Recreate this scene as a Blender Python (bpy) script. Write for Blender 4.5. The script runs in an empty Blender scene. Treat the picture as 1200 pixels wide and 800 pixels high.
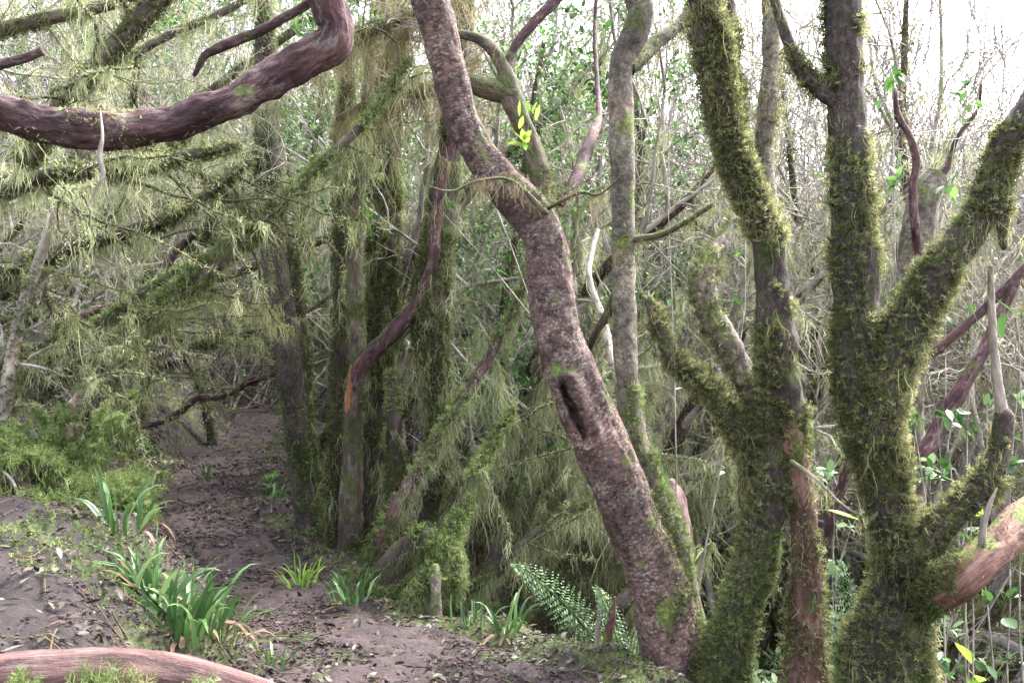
import bpy, math
import numpy as np

rng = np.random.default_rng(7)
C = bpy.context.scene.collection
F = 1000.0          # focal length in photo pixels (photo 1200 x 800)
CAMZ = 1.5

def W(x, y, Y):
    return np.array([(x - 600) / F * Y, Y, CAMZ + (400 - y) / F * Y])

# ------------------------------------------------------------------ noise
def _h(i, j, k):
    n = (i * 374761393 + j * 668265263 + k * 1274126177) & 0xffffffff
    n = ((n ^ (n >> 13)) * 1274126177) & 0xffffffff
    n = (n ^ (n >> 16)) & 0xffff
    return n / 32767.5 - 1.0

def noise(p):
    p = np.asarray(p, float)
    f = np.floor(p); t = p - f; t = t * t * (3 - 2 * t)
    i = f.astype(np.int64) + 10000
    x, y, z = i[..., 0], i[..., 1], i[..., 2]
    u, v, w = t[..., 0], t[..., 1], t[..., 2]
    def L(a, b, s): return a + (b - a) * s
    return L(L(L(_h(x, y, z), _h(x+1, y, z), u), L(_h(x, y+1, z), _h(x+1, y+1, z), u), v),
             L(L(_h(x, y, z+1), _h(x+1, y, z+1), u), L(_h(x, y+1, z+1), _h(x+1, y+1, z+1), u), v), w)

def fbm(p, o=4):
    s = 0; a = 1.0; p = np.asarray(p, float)
    for k in range(o):
        s = s + a * noise(p * 2 ** k + 17.3 * k); a *= .5
    return s

def nrm(v):
    return v / np.maximum(np.linalg.norm(v, axis=-1, keepdims=True), 1e-9)

# ------------------------------------------------------------------ terrain
PY = np.array([-6, 0, 1.5, 2.5, 3.35, 4.0, 4.4, 4.85, 5.7, 6.7, 8.0, 9.3, 11.2, 12.4, 14, 17])
PX = np.array([.6, .5, .3, .05, -.28, -.70, -1.06, -1.35, -1.87, -2.40, -2.84, -3.10, -3.36, -3.72, -4.7, -7.5])
PZ = np.array([.10, .10, .12, .15, .15, .11, .08, .09, .12, .16, .22, .29, .38, .43, .5, .7])
PH = np.array([.7, .7, .7, .7, .66, .52, .42, .34, .34, .38, .37, .36, .33, .36, .4, .4])

def ground(x, y, fine=True):
    x = np.asarray(x, float); y = np.asarray(y, float)
    xc = np.interp(y, PY, PX); zc = np.interp(y, PY, PZ); hw = np.interp(y, PY, PH)
    d = x - xc
    dl = np.maximum(0, -d - hw); dr = np.maximum(0, d - hw)
    h = zc + np.where(dl < .55, 1.05 * dl, .5775 + 5 * np.tanh(.06 * (dl - .55)))
    h = h - 3.4 * np.tanh(.14 * np.maximum(0, dr - .3)) + .03 * np.exp(-((dr - .15) / .12) ** 2) * (dr > 0)
    far = np.clip((np.hypot(x, y) - 20) / 40, 0, 1); far = far * far * (3 - 2 * far)
    h = h + far * 5
    if fine:
        q = np.stack([x, y, 0 * x], -1)
        off = np.clip((dl + dr) / .3, .25, 1)
        h = h + .06 * off * fbm(q * 1.9, 3) + .03 * off * fbm(q * 8 + 5, 5)
    return h

# ------------------------------------------------------------------ mesh building
class MB:
    def __init__(s): s.V = []; s.Q = []; s.T = []; s.R = []; s.n = 0
    def add(s, V, Q, tc=None, rnd=None):
        V = np.asarray(V, float).reshape(-1, 3); Q = np.asarray(Q, np.int64).reshape(-1, 4)
        s.V.append(V); s.Q.append(Q + s.n)
        s.T.append(np.zeros_like(V) if tc is None else np.asarray(tc).reshape(-1, 3))
        s.R.append(np.full(len(V), .5) if rnd is None else np.asarray(rnd).reshape(-1))
        s.n += len(V)
    def arrays(s): return np.concatenate(s.V), np.concatenate(s.Q)
    def build(s, name, mat, parent=None, smooth=True):
        if not s.V: return None
        V = np.concatenate(s.V); Q = np.concatenate(s.Q); T = np.concatenate(s.T); R = np.concatenate(s.R)
        if parent is not None: V = V - np.array(parent.get('_o', (0, 0, 0)))
        me = bpy.data.meshes.new(name)
        me.vertices.add(len(V)); me.vertices.foreach_set('co', V.astype(np.float32).ravel())
        me.loops.add(Q.size); me.loops.foreach_set('vertex_index', Q.astype(np.int32).ravel())
        me.polygons.add(len(Q)); me.polygons.foreach_set('loop_start', np.arange(0, Q.size, 4, dtype=np.int32))
        me.polygons.foreach_set('use_smooth', np.full(len(Q), smooth))
        a = me.attributes.new('tc', 'FLOAT_VECTOR', 'POINT'); a.data.foreach_set('vector', T.astype(np.float32).ravel())
        a = me.attributes.new('rnd', 'FLOAT', 'POINT'); a.data.foreach_set('value', R.astype(np.float32))
        me.update(calc_edges=True)
        me.materials.append(mat)
        o = bpy.data.objects.new(name, me); C.objects.link(o)
        if parent is not None: o.parent = parent
        return o

def thing(name, label, cat, loc=(0, 0, 0), group=None):
    o = bpy.data.objects.new(name, None); C.objects.link(o)
    o.empty_display_size = .2
    o.location = loc; o['label'] = label; o['category'] = cat; o['_o'] = tuple(float(v) for v in loc)
    if group: o['group'] = group
    return o

def tag(o, label, cat, group=None):
    o['label'] = label; o['category'] = cat
    if group: o['group'] = group
    return o

def resample(pts, step):
    """pts: (n,4) xyz r -> Catmull-Rom resampled"""
    P = np.asarray(pts, float)
    E = np.vstack([2 * P[0] - P[1], P, 2 * P[-1] - P[-2]])
    E[0, 3] = P[0, 3]; E[-1, 3] = P[-1, 3]
    out = []
    for i in range(1, len(E) - 2):
        p0, p1, p2, p3 = E[i-1], E[i], E[i+1], E[i+2]
        n = max(2, int(np.ceil(np.linalg.norm((p2 - p1)[:3]) / step)))
        t = np.linspace(0, 1, n, endpoint=False)[:, None]
        out.append(.5 * (2 * p1 + (p2 - p0) * t + (2*p0 - 5*p1 + 4*p2 - p3) * t**2 + (3*p1 - p0 - 3*p2 + p3) * t**3))
    out.append(P[-1:])
    return np.vstack(out)

def tube(pts, sides=18, step=.03, lump=.16, rid=.06, seed=0, broken=False, wob=.0):
    P = resample(pts, step); c = P[:, :3].copy(); r = np.maximum(P[:, 3], .0015)
    s = np.concatenate([[0], np.cumsum(np.linalg.norm(np.diff(c, axis=0), axis=1))])
    if wob:
        q = np.stack([s * 5, np.full_like(s, seed * 3.1), 0 * s], -1)
        c = c + wob * np.stack([noise(q), noise(q + 31), noise(q + 77)], -1)
    # close both ends
    t = nrm(np.gradient(c, axis=0))
    if broken:
        extra = [(1.0, .04), (.5, .05)]
    else:
        extra = [(.75, .5), (.35, .8)]
    ce = [c]; re = [r]; se = [s]
    for k, (f, e) in enumerate(extra):
        ce.append(c[-1:] + t[-1] * r[-1] * e); re.append(r[-1:] * f); se.append(s[-1:] + r[-1] * e)
    ce.append(c[-1:] + t[-1] * r[-1] * (.02 if broken else .9)); re.append(r[-1:] * .02); se.append(s[-1:] + r[-1])
    ce.insert(0, c[:1] - t[0] * .01); re.insert(0, r[:1] * .02); se.insert(0, s[:1] - .01)
    c = np.vstack(ce); r = np.concatenate(re); s = np.concatenate(se)
    t = nrm(np.gradient(c, axis=0)); t[-3:] = t[-4]; t[0] = t[1]
    a = np.zeros_like(c)
    v = np.cross(t[0], [.3, .8, .1]); v /= np.linalg.norm(v)
    for i in range(len(c)):
        v = v - t[i] * v.dot(t[i]); v /= np.linalg.norm(v); a[i] = v
    b = np.cross(t, a)
    th = np.arange(sides) / sides * 2 * math.pi
    cs, sn = np.cos(th)[None], np.sin(th)[None]
    sc = np.median(r)
    q = np.stack([cs + 0 * s[:, None], sn + 0 * s[:, None], (s / max(sc, .02) * .55)[:, None] + 0 * cs], -1) + seed * 7.7
    rr = r[:, None] * (1 + lump * fbm(q * 1.1, 3) + rid * fbm(q * np.array([4.5, 4.5, 1.6]) + 9, 3))
    V = c[:, None] + rr[..., None] * (cs[..., None] * a[:, None] + sn[..., None] * b[:, None])
    tc = np.stack([cs * r[:, None], sn * r[:, None], s[:, None] + 0 * cs], -1) + seed * 1.37
    n = len(c)
    i = np.arange(n - 1)[:, None] * sides; j = np.arange(sides)[None]; j2 = (j + 1) % sides
    Q = np.stack([i + j, i + j2, i + sides + j2, i + sides + j], -1).reshape(-1, 4)
    return V.reshape(-1, 3), Q, tc.reshape(-1, 3)

def btubes(P, R, sides=4, rg=rng):
    """batch of simple tubes: P (N,K,3), R (N,K)"""
    N, K, _ = P.shape
    t = nrm(np.gradient(P, axis=1))
    ref = np.cross(P[:, -1] - P[:, 0], rg.normal(size=(N, 3)))
    a = nrm(np.cross(t, nrm(ref)[:, None])); b = np.cross(t, a)
    th = np.arange(sides) / sides * 2 * math.pi
    V = P[:, :, None] + R[:, :, None, None] * (np.cos(th)[:, None] * a[:, :, None] + np.sin(th)[:, None] * b[:, :, None])
    s = np.concatenate([np.zeros((N, 1)), np.cumsum(np.linalg.norm(np.diff(P, axis=1), axis=-1), 1)], 1)
    tc = np.stack([np.cos(th) * R[..., None], np.sin(th) * R[..., None], s[..., None] + 0 * th], -1) + rg.uniform(0, 50, (N, 1, 1, 1))
    n = np.arange(N)[:, None, None] * (K * sides); i = np.arange(K - 1)[None, :, None] * sides
    j = np.arange(sides)[None, None]; j2 = (j + 1) % sides
    Q = np.stack([n + i + j, n + i + j2, n + i + sides + j2, n + i + sides + j], -1).reshape(-1, 4)
    rnd = np.repeat(rg.uniform(0, 1, N), K * sides)
    return V.reshape(-1, 3), Q, tc.reshape(-1, 3), rnd

def ribbons(P, Wd, side, rnd):
    """P (N,K,3) spine, Wd (N,K) half width, side (N,3) or (N,K,3)"""
    N, K, _ = P.shape
    if side.ndim == 2: side = np.repeat(side[:, None], K, 1)
    V = np.stack([P - side * Wd[..., None], P + side * Wd[..., None]], 2)
    n = np.arange(N)[:, None] * (K * 2); i = np.arange(K - 1)[None] * 2
    Q = np.stack([n + i, n + i + 1, n + i + 3, n + i + 2], -1).reshape(-1, 4)
    return V.reshape(-1, 3), Q, None, np.repeat(rnd, K * 2)

def grow(st, dr, L, K, wob, trop, rg=rng):
    N = len(st); P = np.zeros((N, K, 3)); P[:, 0] = st; d = nrm(dr)
    for k in range(1, K):
        d = nrm(d + wob * rg.normal(size=(N, 3)) + np.asarray(trop))
        P[:, k] = P[:, k-1] + d * (L / (K - 1))[:, None]
    return P

def kids(P, R, M, t0, t1, spread, rg=rng, bias=(0, 0, 0)):
    N, K, _ = P.shape
    t = rg.uniform(t0, t1, (N, M)) * (K - 1); i = np.minimum(t.astype(int), K - 2); f = (t - i)[..., None]
    n = np.arange(N)[:, None]
    st = P[n, i] * (1 - f) + P[n, i + 1] * f
    tg = nrm(P[n, i + 1] - P[n, i])
    d = nrm(tg + spread * nrm(rg.normal(size=(N, M, 3))) + np.asarray(bias))
    r = R[n, i] * (1 - f[..., 0]) + R[n, i + 1] * f[..., 0]
    return st.reshape(-1, 3), d.reshape(-1, 3), r.reshape(-1), np.repeat(np.arange(N), M)

def sample(V, Q, n, rg=rng, wt=None):
    a, b, c, d = V[Q[:, 0]], V[Q[:, 1]], V[Q[:, 2]], V[Q[:, 3]]
    nn = np.cross(c - a, d - b); ar = np.linalg.norm(nn, axis=1)
    if wt is not None: ar = ar * wt(V[Q].mean(1), nrm(nn))
    if ar.sum() <= 0: return np.zeros((0, 3)), np.zeros((0, 3))
    k = rg.choice(len(Q), n, p=ar / ar.sum())
    u, v = rg.random((n, 1)), rg.random((n, 1))
    p = (a[k] * (1-u) + b[k] * u) * (1-v) + (d[k] * (1-u) + c[k] * u) * v
    return p, nrm(nn[k])

def area(V, Q):
    return .5 * np.linalg.norm(np.cross(V[Q[:, 2]] - V[Q[:, 0]], V[Q[:, 3]] - V[Q[:, 1]]), axis=1).sum()

def sprigs(mb, p, n, L, w, droop=.5, rg=rng, leaf=3, curl=.35):
    """small feathery moss shoots standing off a surface"""
    N = len(p)
    if not N: return
    d = nrm(n + .55 * rg.normal(size=(N, 3)) + np.array([0, 0, -droop]))
    ln = L * rg.uniform(.45, 1.25, N)
    P = np.zeros((N, 4, 3)); P[:, 0] = p - n * .004
    for k in range(1, 4):
        d = nrm(d + .22 * rg.normal(size=(N, 3)) + np.array([0, 0, curl * (k - 1.2)]))
        P[:, k] = P[:, k-1] + d * (ln / 3)[:, None]
    side = nrm(np.cross(d, rg.normal(size=(N, 3))))
    wd = w * np.array([.6, .8, .6, .15])[None] * rg.uniform(.7, 1.3, (N, 1))
    rnd = np.clip(rg.normal(.5, .22, N), 0, 1)
    mb.add(*ribbons(P, wd, side, rnd))
    for k in range(leaf):                       # leaflets along the shoot
        t = (k + .6) / leaf * 2.7; i = int(t); f = t - i
        q = P[:, i] * (1 - f) + P[:, i + 1] * f
        tg = nrm(P[:, i + 1] - P[:, i])
        for sg in (-1, 1):
            e = nrm(side * sg + .7 * tg + .35 * rg.normal(size=(N, 3)))
            l = (ln * .34 * (1.1 - k / leaf * .5))[:, None]
            Pl = np.stack([q, q + e * l * .6, q + e * l], 1)
            sd = nrm(np.cross(e, np.cross(tg, e) + .3 * rg.normal(size=(N, 3))))
            mb.add(*ribbons(Pl, np.tile(w * np.array([.5, .7, .1]), (N, 1)), sd, rnd))

def strands(mb, p, L, w, rg=rng, K=7, wav=.30, fuzz=0, off=None):
    """hanging lichen strands; p (N,3) roots, L (N,)"""
    N = len(p)
    if not N: return
    P = np.zeros((N, K, 3)); P[:, 0] = p
    d = nrm(np.array([0, 0, -1.0]) + .45 * rg.normal(size=(N, 3)))
    for k in range(1, K):
        d = nrm(d * .5 + np.array([0, 0, -.6]) + 1.3 * wav * rg.normal(size=(N, 3)))
        P[:, k] = P[:, k-1] + d * (L / (K - 1))[:, None] - (0 if off is None else off * np.array([.11, .11, 0]))
    an = rg.uniform(0, math.pi, (N, 1)) + np.linspace(0, 1, K)[None] * rg.normal(0, 1.2, (N, 1))
    side = np.stack([np.cos(an), np.sin(an), 0 * an], -1)
    prof = np.interp(np.linspace(0, 1, K), [0, .25, .7, 1], [.6, 1, .75, .1])
    wd = w * prof[None] * rg.uniform(.5, 1.4, (N, 1))
    rnd = np.clip(rg.normal(.5, .22, N), 0, 1)
    mb.add(*ribbons(P, wd, side, rnd))
    if fuzz:
        for _ in range(fuzz):
            t = rg.uniform(.1, .85, N) * (K - 1); i = t.astype(int); f = (t - i)[:, None]; n = np.arange(N)
            q = P[n, i] * (1 - f) + P[n, i + 1] * f
            e = nrm(rg.normal(size=(N, 3)) * np.array([1, 1, .4]) + np.array([0, 0, -.7]))
            l = (L * rg.uniform(.1, .3, N))[:, None]
            Pl = np.stack([q, q + e * l * .5, q + e * l * .8 + np.array([0, 0, -.3]) * l], 1)
            mb.add(*ribbons(Pl, np.tile(w * np.array([.5, .6, .1]), (N, 1)), nrm(np.cross(e, rg.normal(size=(N, 3)))), rnd))

def beards(mb, p, tg, n, L, w, per=9, spread=.05, rg=rng, fuzz=0):
    """clumps of strands: pick n of the roots p, hang `per` strands round each"""
    k = rg.choice(len(p), n); q = p[k]; t = tg[k]
    Lc = L * np.exp(rg.normal(0, .5, n))
    off = rg.normal(size=(n, per, 1)) * spread * t[:, None] + rg.normal(size=(n, per, 3)) * .012
    roots = (q[:, None] + off).reshape(-1, 3)
    Ls = (Lc[:, None] * rg.uniform(.3, 1.1, (n, per))).reshape(-1)
    strands(mb, roots, Ls, w, rg, fuzz=fuzz, off=off.reshape(-1, 3))

def shag(mb, P, R, dens, L, w, rg=rng, K=4, patch=2.2, seed=0):
    """short ragged moss sleeve along a batch of branches P (N,K,3), R (N,K): dense on some stretches, bare on others"""
    N, Kp, _ = P.shape
    sl = np.linalg.norm(np.diff(P, axis=1), axis=-1)
    tot = dens * sl.sum()
    pr = (sl / sl.sum()).ravel()
    def pick(n):
        k = rg.choice(N * (Kp - 1), n, p=pr); i, j = k // (Kp - 1), k % (Kp - 1)
        f = rg.random((n, 1)); c = P[i, j] * (1 - f) + P[i, j + 1] * f
        return c, R[i, j], nrm(P[i, j + 1] - P[i, j])
    # close fuzzy sleeve
    n = int(tot * .75)
    if n > 0:
        c, r, t = pick(n)
        o = rg.normal(size=(n, 3)); o = nrm(o - t * (o * t).sum(1, keepdims=True))
        keep = fbm(c * patch + seed, 3) > rg.uniform(-.9, .3, n); c, o, r = c[keep], o[keep], r[keep]; n = len(c)
        ln = .024 * rg.uniform(.4, 1.4, n); d = o
        Pp = np.zeros((n, 3, 3)); Pp[:, 0] = c + o * (r * .8)[:, None]
        for q in (1, 2):
            d = nrm(d + .6 * rg.normal(size=(n, 3)) + np.array([0, 0, -.15])); Pp[:, q] = Pp[:, q-1] + d * (ln / 2)[:, None]
        mb.add(*ribbons(Pp, w * .62 * np.array([.8, 1, .3])[None] * rg.uniform(.6, 1.3, (n, 1)), nrm(np.cross(d, rg.normal(size=(n, 3)))), np.clip(rg.normal(.5, .24, n), 0, 1)))
    # hanging wisps in clumps that draw together towards their tips
    per = 10; m = int(tot * .60 / per)
    if m < 1: return
    c, r, t = pick(m); fld = fbm(c * patch + seed, 3)
    keep = fld > rg.uniform(-.5, .5, m); c, r, t, fld = c[keep], r[keep], t[keep], fld[keep]; m = len(c)
    if m < 1: return
    Lc = L * 1.08 * np.exp(rg.normal(0, .5, m)) * np.clip(1 + fld, .5, 1.8)
    off = t[:, None] * rg.normal(0, .022, (m, per, 1)) + rg.normal(0, .007, (m, per, 3)); off[..., 2] *= .4
    st = (c[:, None] + off - np.array([0, 0, .5]) * r[:, None, None]).reshape(-1, 3); n = len(st); off = off.reshape(-1, 3)
    ln = (Lc[:, None] * rg.uniform(.3, 1.1, (m, per))).reshape(-1)
    K = 6; Pp = np.zeros((n, K, 3)); Pp[:, 0] = st; d = nrm(np.array([0, 0, -1.]) + .5 * rg.normal(size=(n, 3)))
    sway = np.repeat(rg.normal(0, .16, (m, 3)) * np.array([1, 1, 0]), per, 0)
    for q in range(1, K):
        d = nrm(d * .5 + np.array([0, 0, -.55]) + sway + .34 * rg.normal(size=(n, 3)))
        Pp[:, q] = Pp[:, q-1] + d * (ln / (K - 1))[:, None] - off * np.array([.1, .1, 0])
    an = rg.uniform(0, math.pi, (n, 1)) + np.linspace(0, 1, K)[None] * rg.normal(0, 1.5, (n, 1))
    rn = np.clip(np.repeat(rg.normal(.5, .2, m), per) + rg.normal(0, .12, n), 0, 1)
    mb.add(*ribbons(Pp, w * .5 * np.interp(np.linspace(0, 1, K), [0, .3, .7, 1], [.8, 1, .8, .15])[None] * rg.uniform(.6, 1.3, (n, 1)), np.stack([np.cos(an), np.sin(an), 0 * an], -1), rn))

def leaves(mb, p, d, L, w, rg=rng, cup=.25, rnd=None):
    """pointed leaf blades: p base, d direction (N,3), L (N,)"""
    N = len(p)
    up = nrm(rg.normal(size=(N, 3)) * .5 + np.array([0, 0, 1.]))
    d = nrm(d); side = nrm(np.cross(d, up)); nn = np.cross(side, d)
    ts = np.array([0, .25, .55, .8, 1.]); wp = np.array([.12, .85, 1, .6, .03])
    bend = rg.uniform(-.1, .35, N)
    P = p[:, None] + d[:, None] * (ts[None] * L[:, None])[..., None] - nn[:, None] * (bend[:, None] * ts[None]**2 * L[:, None])[..., None]
    wd = w[:, None] * wp[None]
    l = P - side[:, None] * wd[..., None] + nn[:, None] * (cup * wd)[..., None]
    r = P + side[:, None] * wd[..., None] + nn[:, None] * (cup * wd)[..., None]
    V = np.stack([l, P, r], 2); K = 5
    n = np.arange(N)[:, None, None] * (K * 3); i = np.arange(K - 1)[None, :, None] * 3; j = np.arange(2)[None, None]
    Q = np.stack([n + i + j, n + i + j + 1, n + i + j + 4, n + i + j + 3], -1).reshape(-1, 4)
    if rnd is None: rnd = rg.random(N)
    mb.add(V.reshape(-1, 3), Q, None, np.repeat(rnd, K * 3))

# ------------------------------------------------------------------ materials
def newmat(name):
    m = bpy.data.materials.new(name); m.use_nodes = True
    nt = m.node_tree
    for n in list(nt.nodes): nt.nodes.remove(n)
    out = nt.nodes.new('ShaderNodeOutputMaterial')
    def N(t, **k):
        n = nt.nodes.new(t)
        for a, v in k.items(): setattr(n, a, v)
        return n
    return m, nt, out, N, nt.links.new

def ramp(N, stops):
    r = N('ShaderNodeValToRGB'); e = r.color_ramp.elements
    while len(e) < len(stops): e.new(.5)
    for s, (p, c) in zip(e, stops):
        s.position = p; s.color = (*c, 1) if len(c) == 3 else c
    return r

def bark(name, dark, mid, light, lichen=(.34, .33, .30), lamt=.5, moss=(.09, .12, .03), mamt=.0, scale=1.0, zst=.3, bump=.6, up=.35):
    m, nt, out, N, ln = newmat(name)
    at = N('ShaderNodeAttribute', attribute_name='tc')
    mp = N('ShaderNodeMapping'); mp.inputs['Scale'].default_value = (scale, scale, scale * zst); ln(at.outputs['Vector'], mp.inputs['Vector'])
    n1 = N('ShaderNodeTexNoise'); n1.inputs['Scale'].default_value = 28; n1.inputs['Detail'].default_value = 8; n1.inputs['Roughness'].default_value = .68
    ln(mp.outputs[0], n1.inputs['Vector'])
    n2 = N('ShaderNodeTexNoise'); n2.inputs['Scale'].default_value = 6; n2.inputs['Detail'].default_value = 5; ln(at.outputs['Vector'], n2.inputs['Vector'])
    n3 = N('ShaderNodeTexNoise'); n3.inputs['Scale'].default_value = 75; n3.inputs['Detail'].default_value = 4; ln(at.outputs['Vector'], n3.inputs['Vector'])
    r1 = ramp(N, [(.34, dark), (.5, mid), (.68, light)]); ln(n1.outputs['Fac'], r1.inputs['Fac'])
    # pale lichen patches broken up by fine grain
    n5 = N('ShaderNodeTexNoise'); n5.inputs['Scale'].default_value = 62; n5.inputs['Detail'].default_value = 7; n5.inputs['Roughness'].default_value = .75; ln(mp.outputs[0], n5.inputs['Vector'])
    hf = N('ShaderNodeMath', operation='MULTIPLY'); ln(n2.outputs['Fac'], hf.inputs[0]); hf.inputs[1].default_value = .45
    ad = N('ShaderNodeMath', operation='MULTIPLY_ADD'); ln(n5.outputs['Fac'], ad.inputs[0]); ad.inputs[1].default_value = 1.1; ln(hf.outputs[0], ad.inputs[2])
    rl = ramp(N, [(.86 - .10 * lamt, (0, 0, 0)), (1.0 - .10 * lamt, (1, 1, 1))]); ln(ad.outputs[0], rl.inputs['Fac'])
    mx = N('ShaderNodeMix', data_type='RGBA'); sc = N('ShaderNodeMath', operation='MULTIPLY'); ln(rl.outputs['Color'], sc.inputs[0]); sc.inputs[1].default_value = min(.85, lamt * 1.2)
    ln(sc.outputs[0], mx.inputs['Factor']); ln(r1.outputs['Color'], mx.inputs[6]); mx.inputs[7].default_value = (*lichen, 1)
    col = mx.outputs[2]
    if mamt > 0:
        g = N('ShaderNodeNewGeometry'); sx = N('ShaderNodeSeparateXYZ'); ln(g.outputs['Normal'], sx.inputs[0])
        m1 = N('ShaderNodeMath', operation='MULTIPLY_ADD'); ln(sx.outputs['Z'], m1.inputs[0]); m1.inputs[1].default_value = up * .5
        n4 = N('ShaderNodeTexNoise'); n4.inputs['Scale'].default_value = 9; n4.inputs['Detail'].default_value = 6; ln(at.outputs['Vector'], n4.inputs['Vector'])
        ln(n4.outputs['Fac'], m1.inputs[2])
        rm = ramp(N, [(.70 - .4 * mamt, (0, 0, 0)), (.80 - .4 * mamt, (1, 1, 1))]); ln(m1.outputs[0], rm.inputs['Fac'])
        mcol = ramp(N, [(.3, tuple(v * .45 for v in moss)), (.55, moss), (.75, tuple(v * 1.7 for v in moss))]); ln(n3.outputs['Fac'], mcol.inputs['Fac'])
        m2 = N('ShaderNodeMix', data_type='RGBA'); ln(rm.outputs['Color'], m2.inputs['Factor']); ln(col, m2.inputs[6]); ln(mcol.outputs['Color'], m2.inputs[7]); col = m2.outputs[2]
    n6 = N('ShaderNodeTexNoise'); n6.inputs['Scale'].default_value = 3.3; n6.inputs['Detail'].default_value = 6; n6.inputs['Roughness'].default_value = .65; ln(at.outputs['Vector'], n6.inputs['Vector'])
    rv = ramp(N, [(.33, (.42, .40, .40)), (.5, (.95, .95, .95)), (.68, (1.3, 1.22, 1.15))]); ln(n6.outputs['Fac'], rv.inputs['Fac'])
    mv = N('ShaderNodeMix', data_type='RGBA', blend_type='MULTIPLY'); mv.inputs['Factor'].default_value = 1; ln(col, mv.inputs[6]); ln(rv.outputs['Color'], mv.inputs[7]); col = mv.outputs[2]
    bs = N('ShaderNodeBsdfPrincipled'); bs.inputs['Roughness'].default_value = .82; bs.inputs['Specular IOR Level'].default_value = .3
    ln(col, bs.inputs['Base Color'])
    b1 = N('ShaderNodeBump'); b1.inputs['Strength'].default_value = bump; b1.inputs['Distance'].default_value = .02; ln(n1.outputs['Fac'], b1.inputs['Height'])
    b2 = N('ShaderNodeBump'); b2.inputs['Strength'].default_value = bump * .6; b2.inputs['Distance'].default_value = .006; ln(n3.outputs['Fac'], b2.inputs['Height']); ln(b1.outputs[0], b2.inputs['Normal'])
    ln(b2.outputs[0], bs.inputs['Normal']); ln(bs.outputs[0], out.inputs['Surface'])
    return m

def fiber(name, stops, trans=.35, rough=.9, spec=.1, gloss=False):
    m, nt, out, N, ln = newmat(name)
    at = N('ShaderNodeAttribute', attribute_name='rnd')
    oi = N('ShaderNodeTexCoord'); nz = N('ShaderNodeTexNoise'); nz.inputs['Scale'].default_value = 2.2; nz.inputs['Detail'].default_value = 3
    gp = N('ShaderNodeNewGeometry'); ln(gp.outputs['Position'], nz.inputs['Vector'])
    ad = N('ShaderNodeMath', operation='MULTIPLY_ADD'); ln(nz.outputs['Fac'], ad.inputs[0]); ad.inputs[1].default_value = 1.1; ln(at.outputs['Fac'], ad.inputs[2])
    sb = N('ShaderNodeMath', operation='SUBTRACT'); ln(ad.outputs[0], sb.inputs[0]); sb.inputs[1].default_value = .55
    r = ramp(N, stops); ln(sb.outputs[0], r.inputs['Fac'])
    bs = N('ShaderNodeBsdfPrincipled'); bs.inputs['Roughness'].default_value = rough; bs.inputs['Specular IOR Level'].default_value = spec
    ln(r.outputs['Color'], bs.inputs['Base Color'])
    tr = N('ShaderNodeBsdfTranslucent'); ln(r.outputs['Color'], tr.inputs['Color'])
    mx = N('ShaderNodeMixShader'); mx.inputs[0].default_value = trans; ln(bs.outputs[0], mx.inputs[1]); ln(tr.outputs[0], mx.inputs[2])
    ln(mx.outputs[0], out.inputs['Surface'])
    return m

M = {}
M['purple'] = bark('bark_purple', (.014, .006, .008), (.052, .024, .029), (.115, .062, .066), (.27, .23, .225), .4, scale=.8, zst=.38, bump=1, mamt=.2, up=.1)
M['main'] = bark('bark_main', (.016, .010, .010), (.080, .048, .046), (.17, .115, .107), (.36, .30, .27), .62, scale=.9, zst=1.5, bump=1.0, mamt=.22, up=.3)
M['grey'] = bark('bark_grey', (.03, .025, .022), (.10, .082, .068), (.20, .17, .145), (.32, .32, .28), .5, scale=1, zst=1.0, bump=.7, mamt=.38)
M['mossy'] = bark('bark_mossy', (.012, .009, .008), (.036, .027, .024), (.08, .06, .052), (.15, .14, .11), .15, moss=(.04, .05, .014), mamt=.5, bump=1, up=.15)
M['mossynear'] = bark('bark_mossy_near', (.014, .010, .010), (.045, .033, .032), (.105, .082, .076), (.2, .19, .16), .3, scale=2.2, zst=.5, moss=(.05, .062, .02), mamt=.42, bump=1.2, up=.15)
M['halfmoss'] = bark('bark_halfmoss', (.02, .016, .013), (.065, .050, .040), (.14, .11, .09), (.24, .24, .18), .35, moss=(.055, .07, .02), mamt=.55, bump=.9)
M['flake'] = fiber('bark_flakes', [(.0, (.04, .02, .018)), (.5, (.14, .075, .062)), (1, (.32, .22, .19))], .1)
M['red'] = bark('bark_red', (.034, .016, .014), (.125, .062, .053), (.25, .155, .135), (.28, .25, .21), .35, scale=.9, zst=.3, mamt=.26, bump=1.1)
M['log'] = bark('bark_log', (.022, .011, .013), (.088, .046, .046), (.16, .095, .09), (.22, .19, .175), .3, scale=1.1, zst=.14, bump=1.0)
M['twig'] = bark('bark_twig', (.09, .075, .075), (.26, .23, .225), (.44, .40, .395), (.47, .46, .41), .4, mamt=.2, bump=.4)  # lichen-grey twigs, base colour lightened further to paint in backlit haze
M['pale'] = bark('bark_pale', (.08, .065, .06), (.20, .17, .155), (.34, .30, .28), (.40, .40, .36), .3, bump=.4)
M['splitwood'] = bark('split_wood', (.10, .05, .05), (.32, .21, .20), (.50, .40, .39), lamt=.1, scale=.8, zst=.08, bump=.8)
M['orange'] = bark('wood_orange', (.06, .025, .015), (.19, .085, .04), (.36, .19, .09), lamt=.0, zst=.1, bump=.5)
M['moss'] = fiber('moss_dark', [(.0, (.022, .028, .010)), (.35, (.066, .082, .028)), (.65, (.145, .165, .070)), (1, (.29, .31, .145))], .45)
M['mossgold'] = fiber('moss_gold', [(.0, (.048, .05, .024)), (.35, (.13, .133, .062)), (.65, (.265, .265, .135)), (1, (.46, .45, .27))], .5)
M['mossbright'] = fiber('moss_bright', [(.0, (.04, .06, .02)), (.4, (.115, .16, .055)), (.7, (.21, .27, .10)), (1, (.34, .39, .18))], .4)
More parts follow.
